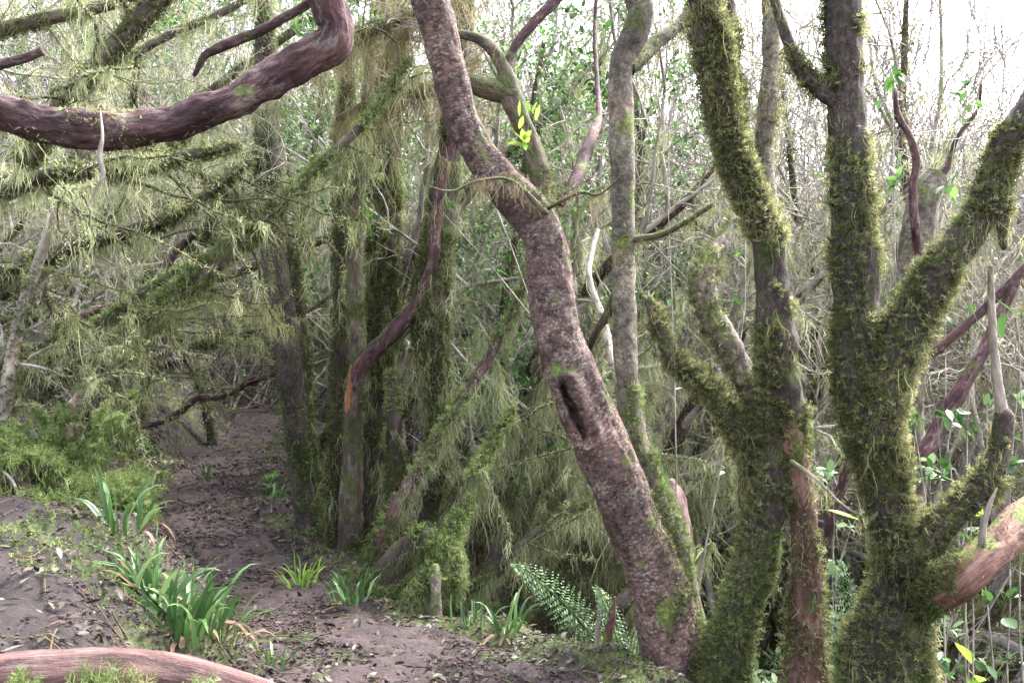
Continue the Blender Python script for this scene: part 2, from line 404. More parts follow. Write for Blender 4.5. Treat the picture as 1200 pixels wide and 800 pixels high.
M['usnea'] = fiber('lichen_green', [(.0, (.065, .075, .034)), (.35, (.185, .205, .108)), (.65, (.335, .36, .205)), (1, (.50, .51, .33))], .4)
M['usneadark'] = fiber('lichen_olive', [(.0, (.055, .062, .028)), (.35, (.155, .17, .08)), (.65, (.28, .30, .15)), (1, (.42, .42, .25))], .4)
M['usneabrown'] = fiber('lichen_brown', [(.0, (.08, .06, .035)), (.35, (.19, .155, .09)), (.65, (.32, .275, .16)), (1, (.46, .41, .25))], .4)
M['leaf'] = fiber('leaf_green', [(.0, (.025, .06, .018)), (.45, (.05, .12, .03)), (.8, (.10, .21, .05)), (1, (.17, .29, .08))], .35, .45, .4)
M['strap'] = fiber('leaf_strap', [(.0, (.026, .062, .018)), (.45, (.06, .13, .038)), (.8, (.10, .185, .06)), (1, (.17, .26, .10))], .3, .4, .5)
M['lime'] = fiber('leaf_lime', [(.0, (.16, .32, .04)), (1, (.33, .5, .09))], .5, .45, .4)
M['straw'] = fiber('leaf_dead', [(.0, (.09, .058, .040)), (.5, (.19, .135, .095)), (1, (.30, .235, .175))], .25, .8)
M['fern'] = fiber('leaf_fern', [(.0, (.09, .17, .07)), (.5, (.18, .29, .13)), (1, (.30, .40, .24))], .35, .5, .4)
M['litter'] = fiber('leaf_litter', [(.0, (.012, .008, .007)), (.45, (.034, .022, .019)), (.72, (.062, .046, .037)), (.9, (.095, .095, .08)), (1, (.13, .12, .09))], .1, .55, .4)

def soil(name, c0, c1, c2, green=0):
    m, nt, out, N, ln = newmat(name)
    g = N('ShaderNodeNewGeometry')
    n1 = N('ShaderNodeTexNoise'); n1.inputs['Scale'].default_value = 7; n1.inputs['Detail'].default_value = 10; n1.inputs['Roughness'].default_value = .7
    n2 = N('ShaderNodeTexNoise'); n2.inputs['Scale'].default_value = 60; n2.inputs['Detail'].default_value = 6; n2.inputs['Roughness'].default_value = .7
    vo = N('ShaderNodeTexVoronoi'); vo.inputs['Scale'].default_value = 45
    for n in (n1, n2, vo): ln(g.outputs['Position'], n.inputs['Vector'])
    mx = N('ShaderNodeMath', operation='MULTIPLY_ADD'); ln(n2.outputs['Fac'], mx.inputs[0]); mx.inputs[1].default_value = .5
    hf = N('ShaderNodeMath', operation='MULTIPLY'); ln(n1.outputs['Fac'], hf.inputs[0]); hf.inputs[1].default_value = .5; ln(hf.outputs[0], mx.inputs[2])
    r = ramp(N, [(.36, c0), (.5, c1), (.64, c2)]); ln(mx.outputs[0], r.inputs['Fac'])
    col = r.outputs['Color']
    if green:
        n3 = N('ShaderNodeTexNoise'); n3.inputs['Scale'].default_value = 1.6; n3.inputs['Detail'].default_value = 8; ln(g.outputs['Position'], n3.inputs['Vector'])
        rg_ = ramp(N, [(.50, (0, 0, 0)), (.60, (1, 1, 1))]); ln(n3.outputs['Fac'], rg_.inputs['Fac'])
        mm = N('ShaderNodeMath', operation='MULTIPLY'); ln(rg_.outputs['Color'], mm.inputs[0]); mm.inputs[1].default_value = green
        mg = N('ShaderNodeMix', data_type='RGBA'); ln(mm.outputs[0], mg.inputs['Factor']); ln(col, mg.inputs[6])
        gr = ramp(N, [(.35, (.03, .04, .012)), (.65, (.10, .125, .035))]); ln(n2.outputs['Fac'], gr.inputs['Fac']); ln(gr.outputs['Color'], mg.inputs[7]); col = mg.outputs[2]
    bs = N('ShaderNodeBsdfPrincipled'); bs.inputs['Roughness'].default_value = .75; bs.inputs['Specular IOR Level'].default_value = .35
    ln(col, bs.inputs['Base Color'])
    b1 = N('ShaderNodeBump'); b1.inputs['Strength'].default_value = .9; b1.inputs['Distance'].default_value = .03; ln(n1.outputs['Fac'], b1.inputs['Height'])
    b2 = N('ShaderNodeBump'); b2.inputs['Strength'].default_value = .7; b2.inputs['Distance'].default_value = .012; ln(n2.outputs['Fac'], b2.inputs['Height']); ln(b1.outputs[0], b2.inputs['Normal'])
    ln(b2.outputs[0], bs.inputs['Normal']); ln(bs.outputs[0], out.inputs['Surface'])
    return m
M['ground'] = soil('forest_soil', (.006, .004, .0045), (.018, .012, .013), (.042, .030, .032), .85)
M['path'] = soil('path_soil', (.013, .0085, .0095), (.049, .0325, .035), (.10, .072, .077))

# ------------------------------------------------------------------ ground and path
def grid(xs, ys, zf):
    X, Y = np.meshgrid(xs, ys); Z = zf(X, Y)
    ny, nx = X.shape
    i = np.arange(ny - 1)[:, None] * nx; j = np.arange(nx - 1)[None]
    Q = np.stack([i + j, i + j + 1, i + nx + j + 1, i + nx + j], -1).reshape(-1, 4)
    return np.stack([X, Y, Z], -1).reshape(-1, 3), Q

u = np.linspace(-1, 1, 560)
xs = -1 + 8 * u + 350 * np.sign(u) * np.abs(u) ** 9
ys = 7 + 9 * u + 350 * np.sign(u) * np.abs(u) ** 9
mb = MB(); mb.add(*grid(xs, ys, ground))
o = mb.build('ground', M['ground']); o['kind'] = 'structure'

sv = np.linspace(0, 1, 700); yy = -1 + 16 * sv; tt = np.linspace(-1, 1, 60)
xc = np.interp(yy, PY, PX); hw = np.interp(yy, PY, PH)
ker = np.hanning(31); ker /= ker.sum()
sm = lambda a: np.convolve(np.pad(a, 15, 'edge'), ker, 'valid')
xc, hw = sm(xc), sm(hw)
X = xc[:, None] + (hw[:, None] * 1.12 + .08 * noise(np.stack([yy * 3, 0 * yy, 0 * yy], -1))[:, None]) * tt[None]; Y = yy[:, None] + 0 * X
q = np.stack([X, Y, 0 * X], -1)
edge = np.clip((1 - np.abs(tt)) / .22, 0, 1)[None]
Z = ground(X, Y) + .03 * edge - .022 + edge * (.012 * fbm(q * 14, 3) + .016 * noise(q * 4))
i = np.arange(699)[:, None] * 60; j = np.arange(59)[None]
mb = MB(); mb.add(np.stack([X, Y, Z], -1), np.stack([i + j, i + j + 1, i + 61 + j, i + 60 + j], -1).reshape(-1, 4))
o = mb.build('path', M['path']); o['kind'] = 'structure'

# ------------------------------------------------------------------ traced trees
class Tree:
    def __init__(s, name, label, cat, base, group=None, seed=0):
        s.o = thing(name, label, cat, base, group); s.tubes = []; s.seed = seed; s.k = 0
    def limb(s, part, pts, mat, moss=1.0, sides=18, step=.03, lump=.14, rid=.05, broken=False, root=False, post=None, world=False, wob=0):
        """pts: (photo x, photo y, width in photo px, distance m)"""
        if world: A = np.array(pts, float)
        else: A = np.array([[*W(x, y, Y), .5 * w * Y / F] for x, y, w, Y in pts])
        if root:                                     # carry the foot down into the soil
            gz = float(ground(A[0, 0], A[0, 1])) - .12
            if A[0, 2] > gz + .05:
                dx = (A[0, :2] - A[1, :2]); dz = max(A[1, 2] - A[0, 2], .05)
                nx = A[0, :2] + np.clip(dx / dz, -.6, .6) * (A[0, 2] - gz) * .5
                A = np.vstack([[*nx, gz, A[0, 3] * 1.25], A])
        s.k += 1
        V, Q, tc = tube(A, sides, step, lump, rid, s.seed + s.k, broken, wob)
        if post is not None: V = post(V)
        mb = MB(); mb.add(V, Q, tc); ob = mb.build(part, mat, s.o)
        s.tubes.append((V, Q, moss, A))
        return ob
    def moss(s, dens, L, w, mat, leaf=3, droop=.5, wt=None, clump=3.0, thr=-.2, part='moss', curl=.35, rg=None):
        rg = rg or np.random.default_rng(100 + s.seed)
        mb = MB()
        for V, Q, m, A in s.tubes:
            if m <= 0: continue
            n = int(dens * m * area(V, Q))
            if n < 2: continue
            p, nn = sample(V, Q, n, rg, wt)
            if not len(p): continue
            keep = fbm(p * clump + s.seed, 3) > thr + .35 * (1 - min(m, 1))
            p, nn = p[keep], nn[keep]
            sprigs(mb, p, nn, L, w, droop, rg, leaf, curl)
        ob = mb.build(part, mat, s.o)
        if ob: ob['kind'] = 'stuff'
        return ob
    def flakes(s, dens, L, w, mat, only, rg=None):
        rg = rg or np.random.default_rng(500 + s.seed); mb = MB()
        for k in only:
            V, Q, m, A = s.tubes[k]; p, nn = sample(V, Q, int(dens * area(V, Q)), rg)
            B = resample(A, .03)[:, :3]; tg = nrm(np.gradient(B, axis=0))
            j = np.array([np.argmin(((B - q) ** 2).sum(1)) for q in p]); ax = tg[j] * rg.choice([-1, 1], (len(p), 1))
            kp = fbm(p * 6, 3) > -.1; p, nn, ax = p[kp], nn[kp], ax[kp]
            sprigs(mb, p, nn * .55 + ax * 1.4, L, w, .1, rg, 0, 0)
        ob = mb.build('peeling_bark', mat, s.o); ob['kind'] = 'stuff'
    def hang(s, dens, L, w, mat, per=8, only=None, part='hanging_lichen', fuzz=1, rg=None, under=-.1):
        rg = rg or np.random.default_rng(300 + s.seed)
        mb = MB()
        for k, (V, Q, m, A) in enumerate(s.tubes):
            if only is not None and k not in only: continue
            if m <= 0: continue
            ln = np.linalg.norm(np.diff(A[:, :3], axis=0), axis=1).sum()
            n = int(dens * .6 * m * ln)
            if n < 1: continue
            p, nn = sample(V, Q, n * 3, rg, lambda c, nr: (nr[:, 2] < .45) * 1.0)
            P = resample(A, .05)[:, :3]; tg = nrm(P[-1:] - P[:1])
            beards(mb, p, np.repeat(tg, len(p), 0), n, L * .7, w * .36, per * 3, .022, rg, min(fuzz, 1))
        ob = mb.build(part, mat, s.o)
        if ob: ob['kind'] = 'stuff'
        return ob

# --- the big bare trunk in the middle
def crevice(V):
    V = V.copy()
    a = W(660, 455, 3.48)[[0, 2]]; b = W(686, 512, 3.48)[[0, 2]]
    q = V[:, [0, 2]]; t = np.clip(((q - a) @ (b - a)) / ((b - a) @ (b - a)), 0, 1)
    d = np.linalg.norm(q - (a + t[:, None] * (b - a)), axis=1)
    front = V[:, 1] < 3.62
    w_ = .007 + .009 * np.sin(math.pi * t)
    V[:, 1] += front * (.15 * np.exp(-(d / w_) ** 2) - .035 * np.exp(-((d - .055) / .028) ** 2))
    q2 = np.stack([V[:, 0] * 9 - V[:, 2] * 3, V[:, 1] * 6, V[:, 2] * 2.2], -1); fl = np.clip((1.35 - V[:, 2]) / .8, 0, 1)
    V[:, 1] += front * .035 * fl * fbm(q2, 3)
    return V
b0 = W(795, 790, 3.75)
t = Tree('forest_tree', 'large bare purple-brown tree with a dark slit in its bent trunk, no moss cover', 'tree', b0, seed=1)
t.limb('trunk', [(802, 800, 96, 3.72), (789, 752, 76, 3.7), (774, 700, 66, 3.68), (753, 640, 62, 3.66), (729, 580, 61, 3.64), (708, 530, 64, 3.62), (685, 480, 66, 3.6), (666, 430, 60, 3.58),
    (652, 380, 54, 3.56), (645, 330, 51, 3.56), (638, 285, 48, 3.56), (619, 247, 50, 3.56), (586, 212, 45, 3.55), (548, 155, 40, 3.53), (530, 100, 41, 3.5), (519, 50, 42, 3.48), (503, 0, 42, 3.45), (478, -80, 40, 3.4), (462, -180, 36, 3.3), (430, -330, 24, 3.2)],
    M['main'], .35, 84, .010, .11, .05, root=True, post=crevice)
t.limb('branch', [(640, 258, 34, 3.6), (636, 222, 27, 3.66), (626, 180, 24, 3.7), (612, 145, 24, 3.72), (602, 120, 27, 3.74), (594, 100, 28, 3.75), (590, 82, 18, 3.75), (580, 62, 16, 3.76), (566, 48, 14, 3.78), (548, 42, 11, 3.8), (520, 38, 9, 3.85)], M['halfmoss'], .55, 18, .02)
t.limb('branch', [(604, 112, 24, 3.74), (582, 106, 24, 3.74), (560, 100, 22, 3.72), (540, 92, 18, 3.7)], M['halfmoss'], .5, 16, .02)
t.limb('branch', [(592, 84, 11, 3.75), (603, 56, 11, 3.78), (626, 26, 13, 3.8), (652, -2, 14, 3.85), (690, -60, 13, 3.9)], M['purple'], .1, 12, .02)
t.limb('branch', [(658, 238, 10, 3.6), (676, 208, 14, 3.75), (684, 186, 15, 3.9), (694, 160, 13, 4.1), (702, 135, 8, 4.3), (700, 100, 6, 4.5), (697, 40, 5, 4.7), (700, -20, 4, 4.8)], M['purple'], .15, 12, .02)
t.limb('branch', [(640, 250, 8, 3.45), (600, 212, 4, 3.35), (560, 212, 3.5, 3.3), (530, 224, 3, 3.28), (500, 218, 1.5, 3.25)], M['halfmoss'], .8, 8, .02)
t.limb('branch', [(640, 245, 5, 3.5), (680, 226, 4, 3.45), (702, 228, 3, 3.4), (730, 205, 2, 3.35)], M['halfmoss'], .8, 8, .02)
t.moss(2600, .018, .0013, M['usneadark'], 2, .2, clump=4, thr=.2)
t.flakes(1300, .022, .0012, M['flake'], (0,))
t.moss(9000, .028, .0014, M['mossbright'], 3, .5, wt=lambda c, n: 1.0 * (c[:, 2] < .62) * (n[:, 0] > .25) + .6 * (c[:, 2] < .25), thr=.0, part='foot_moss', clump=7, rg=np.random.default_rng(71))
t.moss(2600, .022, .002, M['moss'], 2, .3, wt=lambda c, n: np.exp(-((c[:, 0] - .70) / .12) ** 2) * (n[:, 0] > .1) * (c[:, 2] < .95) + 1.0 * (np.hypot(c[:, 0] - .12, c[:, 2] - 2.1) < .16) * (n[:, 2] > .1), thr=-.6, part='moss_patch')
t.hang(30, .10, .0022, M['usneabrown'], 9, only=(0, 1, 4, 5, 6), fuzz=1)
mb = MB(); p0 = W(617, 168, 3.6)
n = 9; d = nrm(rng.normal(size=(n, 3)) * np.array([1, .8, .5]) + np.array([0, -.3, .6]))
leaves(mb, np.tile(p0, (n, 1)) + rng.normal(size=(n, 3)) * .012, d, rng.uniform(.05, .09, n), np.full(n, .014))
n = 5; d = nrm(rng.normal(size=(n, 3)) * .5 + np.array([.1, 0, .9]))
leaves(mb, np.tile(W(620, 140, 3.6), (n, 1)) + rng.normal(size=(n, 3)) * .02, d, rng.uniform(.04, .07, n), np.full(n, .011))
mb.add(*btubes(np.stack([W(627, 185, 3.66), W(620, 172, 3.61), W(618, 160, 3.6), W(620, 140, 3.6)])[None], np.array([[.003, .003, .002, .001]]), 5))
mb.build('leafy_sprout', M['lime'], t.o)

# --- slim trunk beside it
t = Tree('forest_tree', 'slim straight grey-brown tree rising just behind the bare purple-brown trunk, mossy at the foot', 'tree', W(815, 770, 3.95), seed=2)
t.limb('trunk', [(818, 780, 44, 3.95), (806, 710, 34, 3.95), (790, 640, 33, 3.98), (764, 570, 33, 4.0), (742, 505, 30, 4.0), (736, 450, 26, 4.0), (732, 400, 29, 4.02), (731, 330, 27, 4.03), (730, 250, 27, 4.05), (729, 180, 29, 4.05), (727, 120, 29, 4.05), (730, 70, 29, 4.05), (743, 42, 33, 4.05), (752, 12, 32, 4.05), (744, -20, 32, 4.03), (735, -120, 28, 4.0), (745, -280, 20, 3.9)],
    M['grey'], .45, 28, .02, .09, .03, root=True)
t.limb('branch', [(736, 82, 20, 4.05), (758, 60, 19, 4.15), (775, 45, 17, 4.2), (800, 25, 15, 4.3), (840, -20, 12, 4.4)], M['halfmoss'], 1.2, 12, .02)
t.limb('branch', [(728, 330, 11, 4.02), (712, 368, 11, 4.1), (700, 386, 10, 4.2), (690, 408, 8, 4.3)], M['halfmoss'], .8, 12, .02)
t.limb('branch', [(732, 282, 8, 4.03), (770, 276, 8, 4.0), (800, 262, 7, 4.0), (835, 240, 5, 4.0)], M['halfmoss'], 1.2, 10, .02)
t.limb('branch', [(742, 505, 12, 4.0), (720, 430, 10, 4.2), (706, 372, 9, 4.4), (690, 320, 7, 4.6), (700, 270, 6, 4.8)], M['twig'], .9, 10, .02)
t.moss(1500, .03, .002, M['moss'], 2, .3, thr=-.1)
t.moss(7000, .034, .0015, M['mossbright'], 3, .6, wt=lambda c, n: 1.0 * (c[:, 2] < 1.3) * (n[:, 0] > -.3), thr=-.1, part='green_moss', rg=np.random.default_rng(31))
t.hang(50, .09, .0024, M['mossgold'], 9, only=(1, 2, 3, 4), fuzz=1)

# --- mossy forked tree right of it
t = Tree('forest_tree', 'gold-mossed tree of several twisting stems between the slim grey trunk and the dark mossy trunk', 'tree', W(890, 800, 3.5), seed=3)
t.limb('trunk', [(842, 810, 56.8, 3.5), (858, 740, 48.2, 3.5), (878, 670, 43.0, 3.5), (899, 600, 44.7, 3.5), (914, 540, 46.4, 3.5), (918, 490, 48.2, 3.5), (914, 440, 48.2, 3.5), (908, 380, 39.6, 3.5), (903, 320, 34.4, 3.5), (897, 270, 33.5, 3.5), (878, 225, 36.1, 3.5), (857, 175, 36.1, 3.48), (846, 120, 36.1, 3.45), (836, 60, 37.8, 3.43), (826, 0, 37.8, 3.4), (810, -80, 32.7, 3.35), (770, -260, 22.4, 3.3)], M['mossynear'], 1.1, 32, .02, .16, .06, root=True)
t.limb('trunk', [(946, 810, 46.4, 3.44), (945, 740, 40.4, 3.44), (946, 680, 37.0, 3.44), (943, 630, 32.7, 3.44), (940, 585, 31.0, 3.45), (928, 520, 29.2, 3.46), (922, 480, 25.8, 3.48)], M['red'], .45, 28, .02, .18, .07, root=True, broken=True)
t.limb('branch', [(870, 215, 20.6, 3.52), (862, 160, 20.6, 3.55), (856, 90, 24.1, 3.57), (850, 20, 25.8, 3.6), (845, -80, 20.6, 3.6)], M['mossynear'], 1.2, 18, .025)
t.limb('branch', [(905, 250, 17.2, 3.62), (896, 185, 20.6, 3.66), (899, 130, 22.4, 3.68), (904, 80, 21.5, 3.7), (903, 20, 20.6, 3.72), (900, -60, 18.9, 3.75)], M['grey'], .25, 18, .025)
t.limb('branch', [(894, 520, 29.2, 3.6), (886, 474, 31.0, 3.62), (871, 436, 30.1, 3.64), (850, 400, 31.0, 3.66), (830, 362, 29.2, 3.68), (824, 330, 26.7, 3.7), (832, 302, 20.6, 3.75), (848, 282, 16.3, 3.8), (862, 250, 12.0, 3.9), (868, 210, 8.6, 4.0)], M['grey'], .5, 24, .02, .16)
t.limb('branch', [(892, 560, 27.5, 3.58), (870, 512, 29.2, 3.55), (845, 466, 25.8, 3.55), (812, 440, 23.2, 3.55), (788, 417, 18.9, 3.55), (772, 386, 14.6, 3.56), (760, 350, 10.3, 3.6)], M['mossynear'], 1.5, 20, .02, .18)
t.limb('branch', [(893, 650, 17.2, 3.7), (874, 590, 17.2, 3.75), (872, 540, 15.5, 3.8), (850, 490, 12.0, 3.9), (840, 430, 8.6, 4.1)], M['mossynear'], 1, 14, .025)
t.limb('branch', [(928, 540, 4.3, 3.35), (955, 560, 4.3, 3.3), (985, 590, 3.4, 3.28), (1010, 605, 2.6, 3.25)], M['twig'], .4, 8, .03)
t.moss(6200, .042, .0017, M['moss'], 4, .4, clump=6, thr=-.06)
t.moss(4200, .044, .0016, M['mossgold'], 4, .45, clump=6, thr=-.1, part='rim_lit_gold_moss', rg=np.random.default_rng(55), wt=lambda c, n: .25 + 1.0 * (c[:, 2] > 1.2) + .9 * (np.abs(n[:, 0]) > .6))  # gold moss, thicker on both flanks: backlit rims put into the colour
t.flakes(2600, .035, .0022, M['flake'], (1,))
t.moss(3200, .032, .0014, M['mossbright'], 3, .9, thr=-.3, part='green_moss', rg=np.random.default_rng(56), wt=lambda c, n: 1.0 * (c[:, 2] < .75))
t.hang(60, .12, .0032, M['mossgold'], 6, fuzz=1)
t.o['label'] = 'gold-mossed tree of several twisting stems between slim grey trunk and dark mossy trunk'

# --- the dark mossy tree
t = Tree('forest_tree', 'thick dark tree shaggy with moss, forking like a Y at right', 'tree', W(1045, 800, 3.2), seed=4)
t.limb('trunk', [(1040, 830, 108.0, 3.25), (1040, 775, 93.6, 3.25), (1046, 730, 79.2, 3.25), (1050, 690, 55.8, 3.24), (1047, 650, 43.2, 3.22), (1042, 600, 48.6, 3.2), (1032, 550, 54.0, 3.18), (1018, 495, 59.4, 3.16), (1008, 440, 55.8, 3.15), (1004, 385, 52.2, 3.15), (1001, 320, 48.6, 3.15), (998, 250, 46.8, 3.15), (995, 170, 43.2, 3.15), (991, 100, 41.4, 3.14), (989, 40, 40.5, 3.12), (987, -20, 39.6, 3.1), (975, -140, 34.2, 3.0), (960, -300, 23.4, 2.9)], M['mossynear'], 1, 36, .02, .14, .06, root=True)
t.limb('branch', [(1022, 520, 45.0, 3.12), (1036, 460, 46.8, 3.08), (1058, 398, 48.6, 3.06), (1083, 346, 45.0, 3.05), (1115, 298, 41.4, 3.04), (1145, 258, 36.0, 3.03), (1166, 205, 34.2, 3.02), (1192, 150, 32.4, 3.0), (1235, 85, 30.6, 2.98), (1300, 0, 27.0, 2.9), (1340, -140, 19.8, 2.8)], M['mossynear'], 1, 30, .02, .15, .06)
t.limb('branch', [(1000, 146, 13, 3.16), (982, 124, 17, 3.14), (962, 106, 18.9, 3.13), (938, 80, 17.1, 3.14), (922, 44, 13.5, 3.15), (908, 0, 11.7, 3.16), (895, -60, 9.9, 3.2)], M['mossynear'], .8, 16, .02)
t.limb('branch', [(1046, 665, 39.6, 3.2), (1078, 640, 46.8, 3.18), (1112, 606, 37.8, 3.17), (1146, 576, 30.6, 3.15), (1170, 535, 25.2, 3.14), (1177, 485, 19.8, 3.13)], M['mossynear'], 1, 22, .02, .15)
t.limb('dead_stick', [(1176, 500, 15.3, 3.13), (1171, 455, 10.8, 3.13), (1165, 410, 9.5, 3.13), (1162, 360, 8.1, 3.13), (1161, 312, 6.3, 3.13)], M['pale'], .04, 10, .02, .08, broken=True)
t.limb('branch', [(1150, 235, 30.6, 3.02), (1168, 240, 23.4, 2.98), (1174, 262, 14.4, 2.97), (1176, 290, 8.1, 2.96)], M['mossynear'], 1.5, 14, .02)
t.moss(6200, .042, .0017, M['moss'], 4, .4, clump=6, thr=-.06)
t.moss(4200, .044, .0016, M['mossgold'], 4, .45, clump=6, thr=-.15, part='rim_lit_gold_moss', rg=np.random.default_rng(65), wt=lambda c, n: .12 + 1.0 * (n[:, 0] > .45) + .8 * (n[:, 2] > .5))  # paler moss weighted to right and top faces as painted rim light
t.hang(60, .10, .0032, M['mossgold'], 6, fuzz=1)

t = Tree('broken_limb', 'reddish limb leaning into the mossy foot of the Y-shaped dark tree from the right edge', 'limb', W(1090, 715, 2.95), seed=6)
t.limb('limb_wood', [(1590, 900, 62, 3.9), (1570, 640, 56, 3.9), (1510, 480, 50, 3.75), (1410, 470, 45, 3.5), (1310, 535, 43, 3.32), (1240, 588, 44, 3.15), (1200, 612, 44, 3.05), (1168, 640, 42, 2.98), (1135, 668, 44, 2.93), (1110, 690, 42, 3.02), (1086, 708, 38, 3.16), (1066, 722, 30, 3.27)], M['red'], .5, 26, .015, .14, .09, broken=True)
t.limb('twig', [(1152, 650, 9, 2.93), (1152, 622, 8, 2.9), (1158, 595, 6, 2.88), (1168, 572, 2, 2.87)], M['pale'], 0, 8, .02)
t.moss(3200, .024, .002, M['moss'], 3, .3, thr=.1)
t.moss(1500, .036, .0018, M['moss'], 3, .6, thr=-.3, part='moss_collar', rg=np.random.default_rng(91), wt=lambda c, n: np.exp(-((c[:, 0] - 1.49) / .035) ** 2) + .06 * (n[:, 2] > .6) * (c[:, 0] < 1.75))
t.flakes(1800, .03, .002, M['flake'], (0,))
t.hang(26, .12, .0022, M['moss'], 9, only=(0,), fuzz=1)

# --- dead hollow trunk and others at far right
t = Tree('snag', 'grey hollow dead trunk with a bare twig, behind the dark mossy fork', 'trunk', W(1072, 420, 5), seed=7)
t.limb('trunk', [(1060, 520, 44, 5), (1066, 400, 40, 5), (1070, 320, 38, 5), (1076, 268, 36, 5), (1084, 228, 34, 5), (1098, 205, 28, 5)], M['grey'], .3, 20, .03, .2, .09, root=True, broken=True)
t.limb('branch', [(1076, 340, 8, 5.0), (1075, 290, 10, 4.9), (1072, 262, 10, 4.86), (1070, 220, 9, 4.88), (1074, 190, 9, 4.9), (1066, 160, 8, 4.9), (1052, 135, 8, 4.9), (1048, 105, 6, 4.9)], M['purple'], .1, 8, .03)
t.limb('branch', [(1096, 210, 12, 5), (1110, 196, 8, 5), (1122, 160, 5, 5), (1145, 130, 4, 5), (1150, 100, 3, 5)], M['purple'], .1, 8, .03)
t.hang(40, .12, .004, M['usneabrown'], 7, only=(1, 2), fuzz=1)
t = Tree('bare_branch', 'thin reddish bare branch slanting up to the right edge', 'branch', W(1060, 470, 4.3), seed=8)
t.limb('branch_wood', [(990, 560, 12, 4.6), (1040, 478, 11, 4.5), (1083, 424, 10, 4.4), (1140, 374, 10, 4.3), (1200, 316, 11, 4.2), (1290, 220, 10, 4.1)], M['purple'], .1, 10, .03, root=True)
t = Tree('leaning_trunk', 'dark reddish leaning trunk low behind the pale dead stick', 'trunk', W(1100, 520, 4.8), seed=9)
t.limb('trunk', [(1060, 600, 24, 4.8), (1095, 512, 20, 4.8), (1116, 474, 19, 4.8), (1140, 432, 16, 4.8), (1160, 396, 14, 4.8), (1190, 330, 12, 4.8)], M['purple'], .2, 14, .03, root=True)

# --- the purple limb across the top left
t = Tree('overhanging_limb', 'smooth purple-brown limb sweeping across the upper left in the foreground', 'limb', W(-320, 520, 2.2), seed=10)
t.limb('limb_wood', [(-380, 760, 52, 2.3), (-330, 520, 48, 2.3), (-240, 300, 46, 2.3), (-130, 175, 44, 2.3), (-40, 132, 41, 2.3), (0, 131, 41, 2.3), (50, 144, 42, 2.3), (100, 151, 42, 2.3), (150, 152, 40, 2.3), (200, 145, 39, 2.3), (250, 129, 39, 2.3), (300, 104, 40, 2.3), (345, 78, 40, 2.3), (382, 56, 42, 2.3), (393, 34, 40, 2.29), (386, 8, 36, 2.27), (372, -20, 35, 2.25), (340, -90, 32, 2.2), (310, -200, 24, 2.1)], M['purple'], .12, 56, .008, .20, .10, root=True)
t.limb('bark_strip', [(118, 132, 2, 2.24), (120, 160, 3.5, 2.22), (117, 182, 6, 2.222), (121, 203, 5.5, 2.226), (113, 222, 3, 2.23), (103, 244, 1.5, 2.235)], M['pale'], 0, 8, .008, .3, .2)
t.limb('bark_strip', [(119, 200, 3, 2.235), (124, 215, 2.5, 2.235), (126, 230, 1, 2.235)], M['pale'], 0, 6, .008, .3)
t.moss(1500, .014, .0012, M['usneadark'], 2, .2, thr=.2, clump=5)
t.flakes(2600, .022, .0013, M['flake'], (0,))
t.moss(9000, .016, .0012, M['usneadark'], 3, .1, thr=.02, clump=7, part='lichen_patch', rg=np.random.default_rng(81), wt=lambda c, n: np.exp(-((c[:, 0] + 1.12) / .13) ** 2) + .5 * np.exp(-((c[:, 0] + .85) / .06) ** 2))

# --- slim mossy trees right of the path
t = Tree('forest_tree', 'tall thin mossy tree leaning at the path edge, whitish patch near its foot', 'tree', W(368, 645, 6.0), seed=11)
t.limb('trunk', [(369, 650, 48, 6), (364, 610, 36, 6), (354, 565, 28, 6), (346, 500, 26, 6), (338, 425, 29, 6), (328, 350, 30, 6), (320, 290, 28, 6), (315, 230, 29, 6), (313, 140, 28, 6), (311, 60, 24, 6), (308, 0, 22, 6), (300, -100, 18, 6)], M['mossynear'], .8, 24, .03, .1, .05, root=True)
t.limb('branch', [(312, 196, 14, 5.95), (298, 186, 13, 5.9), (285, 180, 11, 5.88), (280, 176, 8, 5.86)], M['mossy'], 1, 10, .03)
t.moss(6000, .032, .002, M['moss'], 3, .5, thr=-.1)
t.moss(2200, .035, .0022, M['mossbright'], 3, .6, thr=-.1, part='green_moss', rg=np.random.default_rng(8), wt=lambda c, n: 1.0 * (c[:, 2] < .8) * (n[:, 0] > -.3))
stems = [
    ('young mossy stem close against the tall thin leaning tree', 'halfmoss', .9, [(374, 640, 24, 6.2), (366, 560, 15, 6.2), (358, 450, 13, 6.2), (354, 380, 12, 6.2), (346, 320, 11, 6.2), (338, 280, 8, 6.2), (330, 230, 6, 6.3)], False),
    ('dark green mossy pole left of the stem with orange torn wood', 'mossy', 1.0, [(397, 660, 30, 5.9), (396, 590, 24, 5.9), (397, 500, 22, 5.9), (400, 420, 21, 5.9), (401, 340, 20, 5.9), (400, 250, 18, 5.9), (402, 160, 16, 5.9), (410, 60, 13, 5.9)], False),
    ('short snapped mossy stem ending halfway up, standing by itself', 'mossy', 1.0, [(461, 640, 26, 5.4), (461, 590, 22, 5.4), (462, 540, 20, 5.4), (461, 480, 17, 5.4), (459, 434, 13, 5.4)], True),
    ('thick black-green mossy trunk narrowing downwards, behind the curved branch', 'mossy', 1.3, [(500, 640, 26, 5.6), (512, 540, 24, 5.6), (515, 475, 27, 5.6), (509, 420, 36, 5.6), (503, 370, 42, 5.6), (510, 300, 36, 5.6), (522, 220, 30, 5.6), (532, 130, 26, 5.6), (540, 20, 22, 5.6), (545, -60, 18, 5.6)], False),
    ('tall dark mossy trunk draped in lichen under the brownish beard', 'mossy', 1.3, [(440, 660, 30, 6.6), (436, 560, 28, 6.6), (446, 420, 34, 6.6), (450, 300, 38, 6.6), (452, 200, 36, 6.6), (455, 100, 30, 6.6), (460, 0, 26, 6.6), (465, -80, 20, 6.6)], False),
]
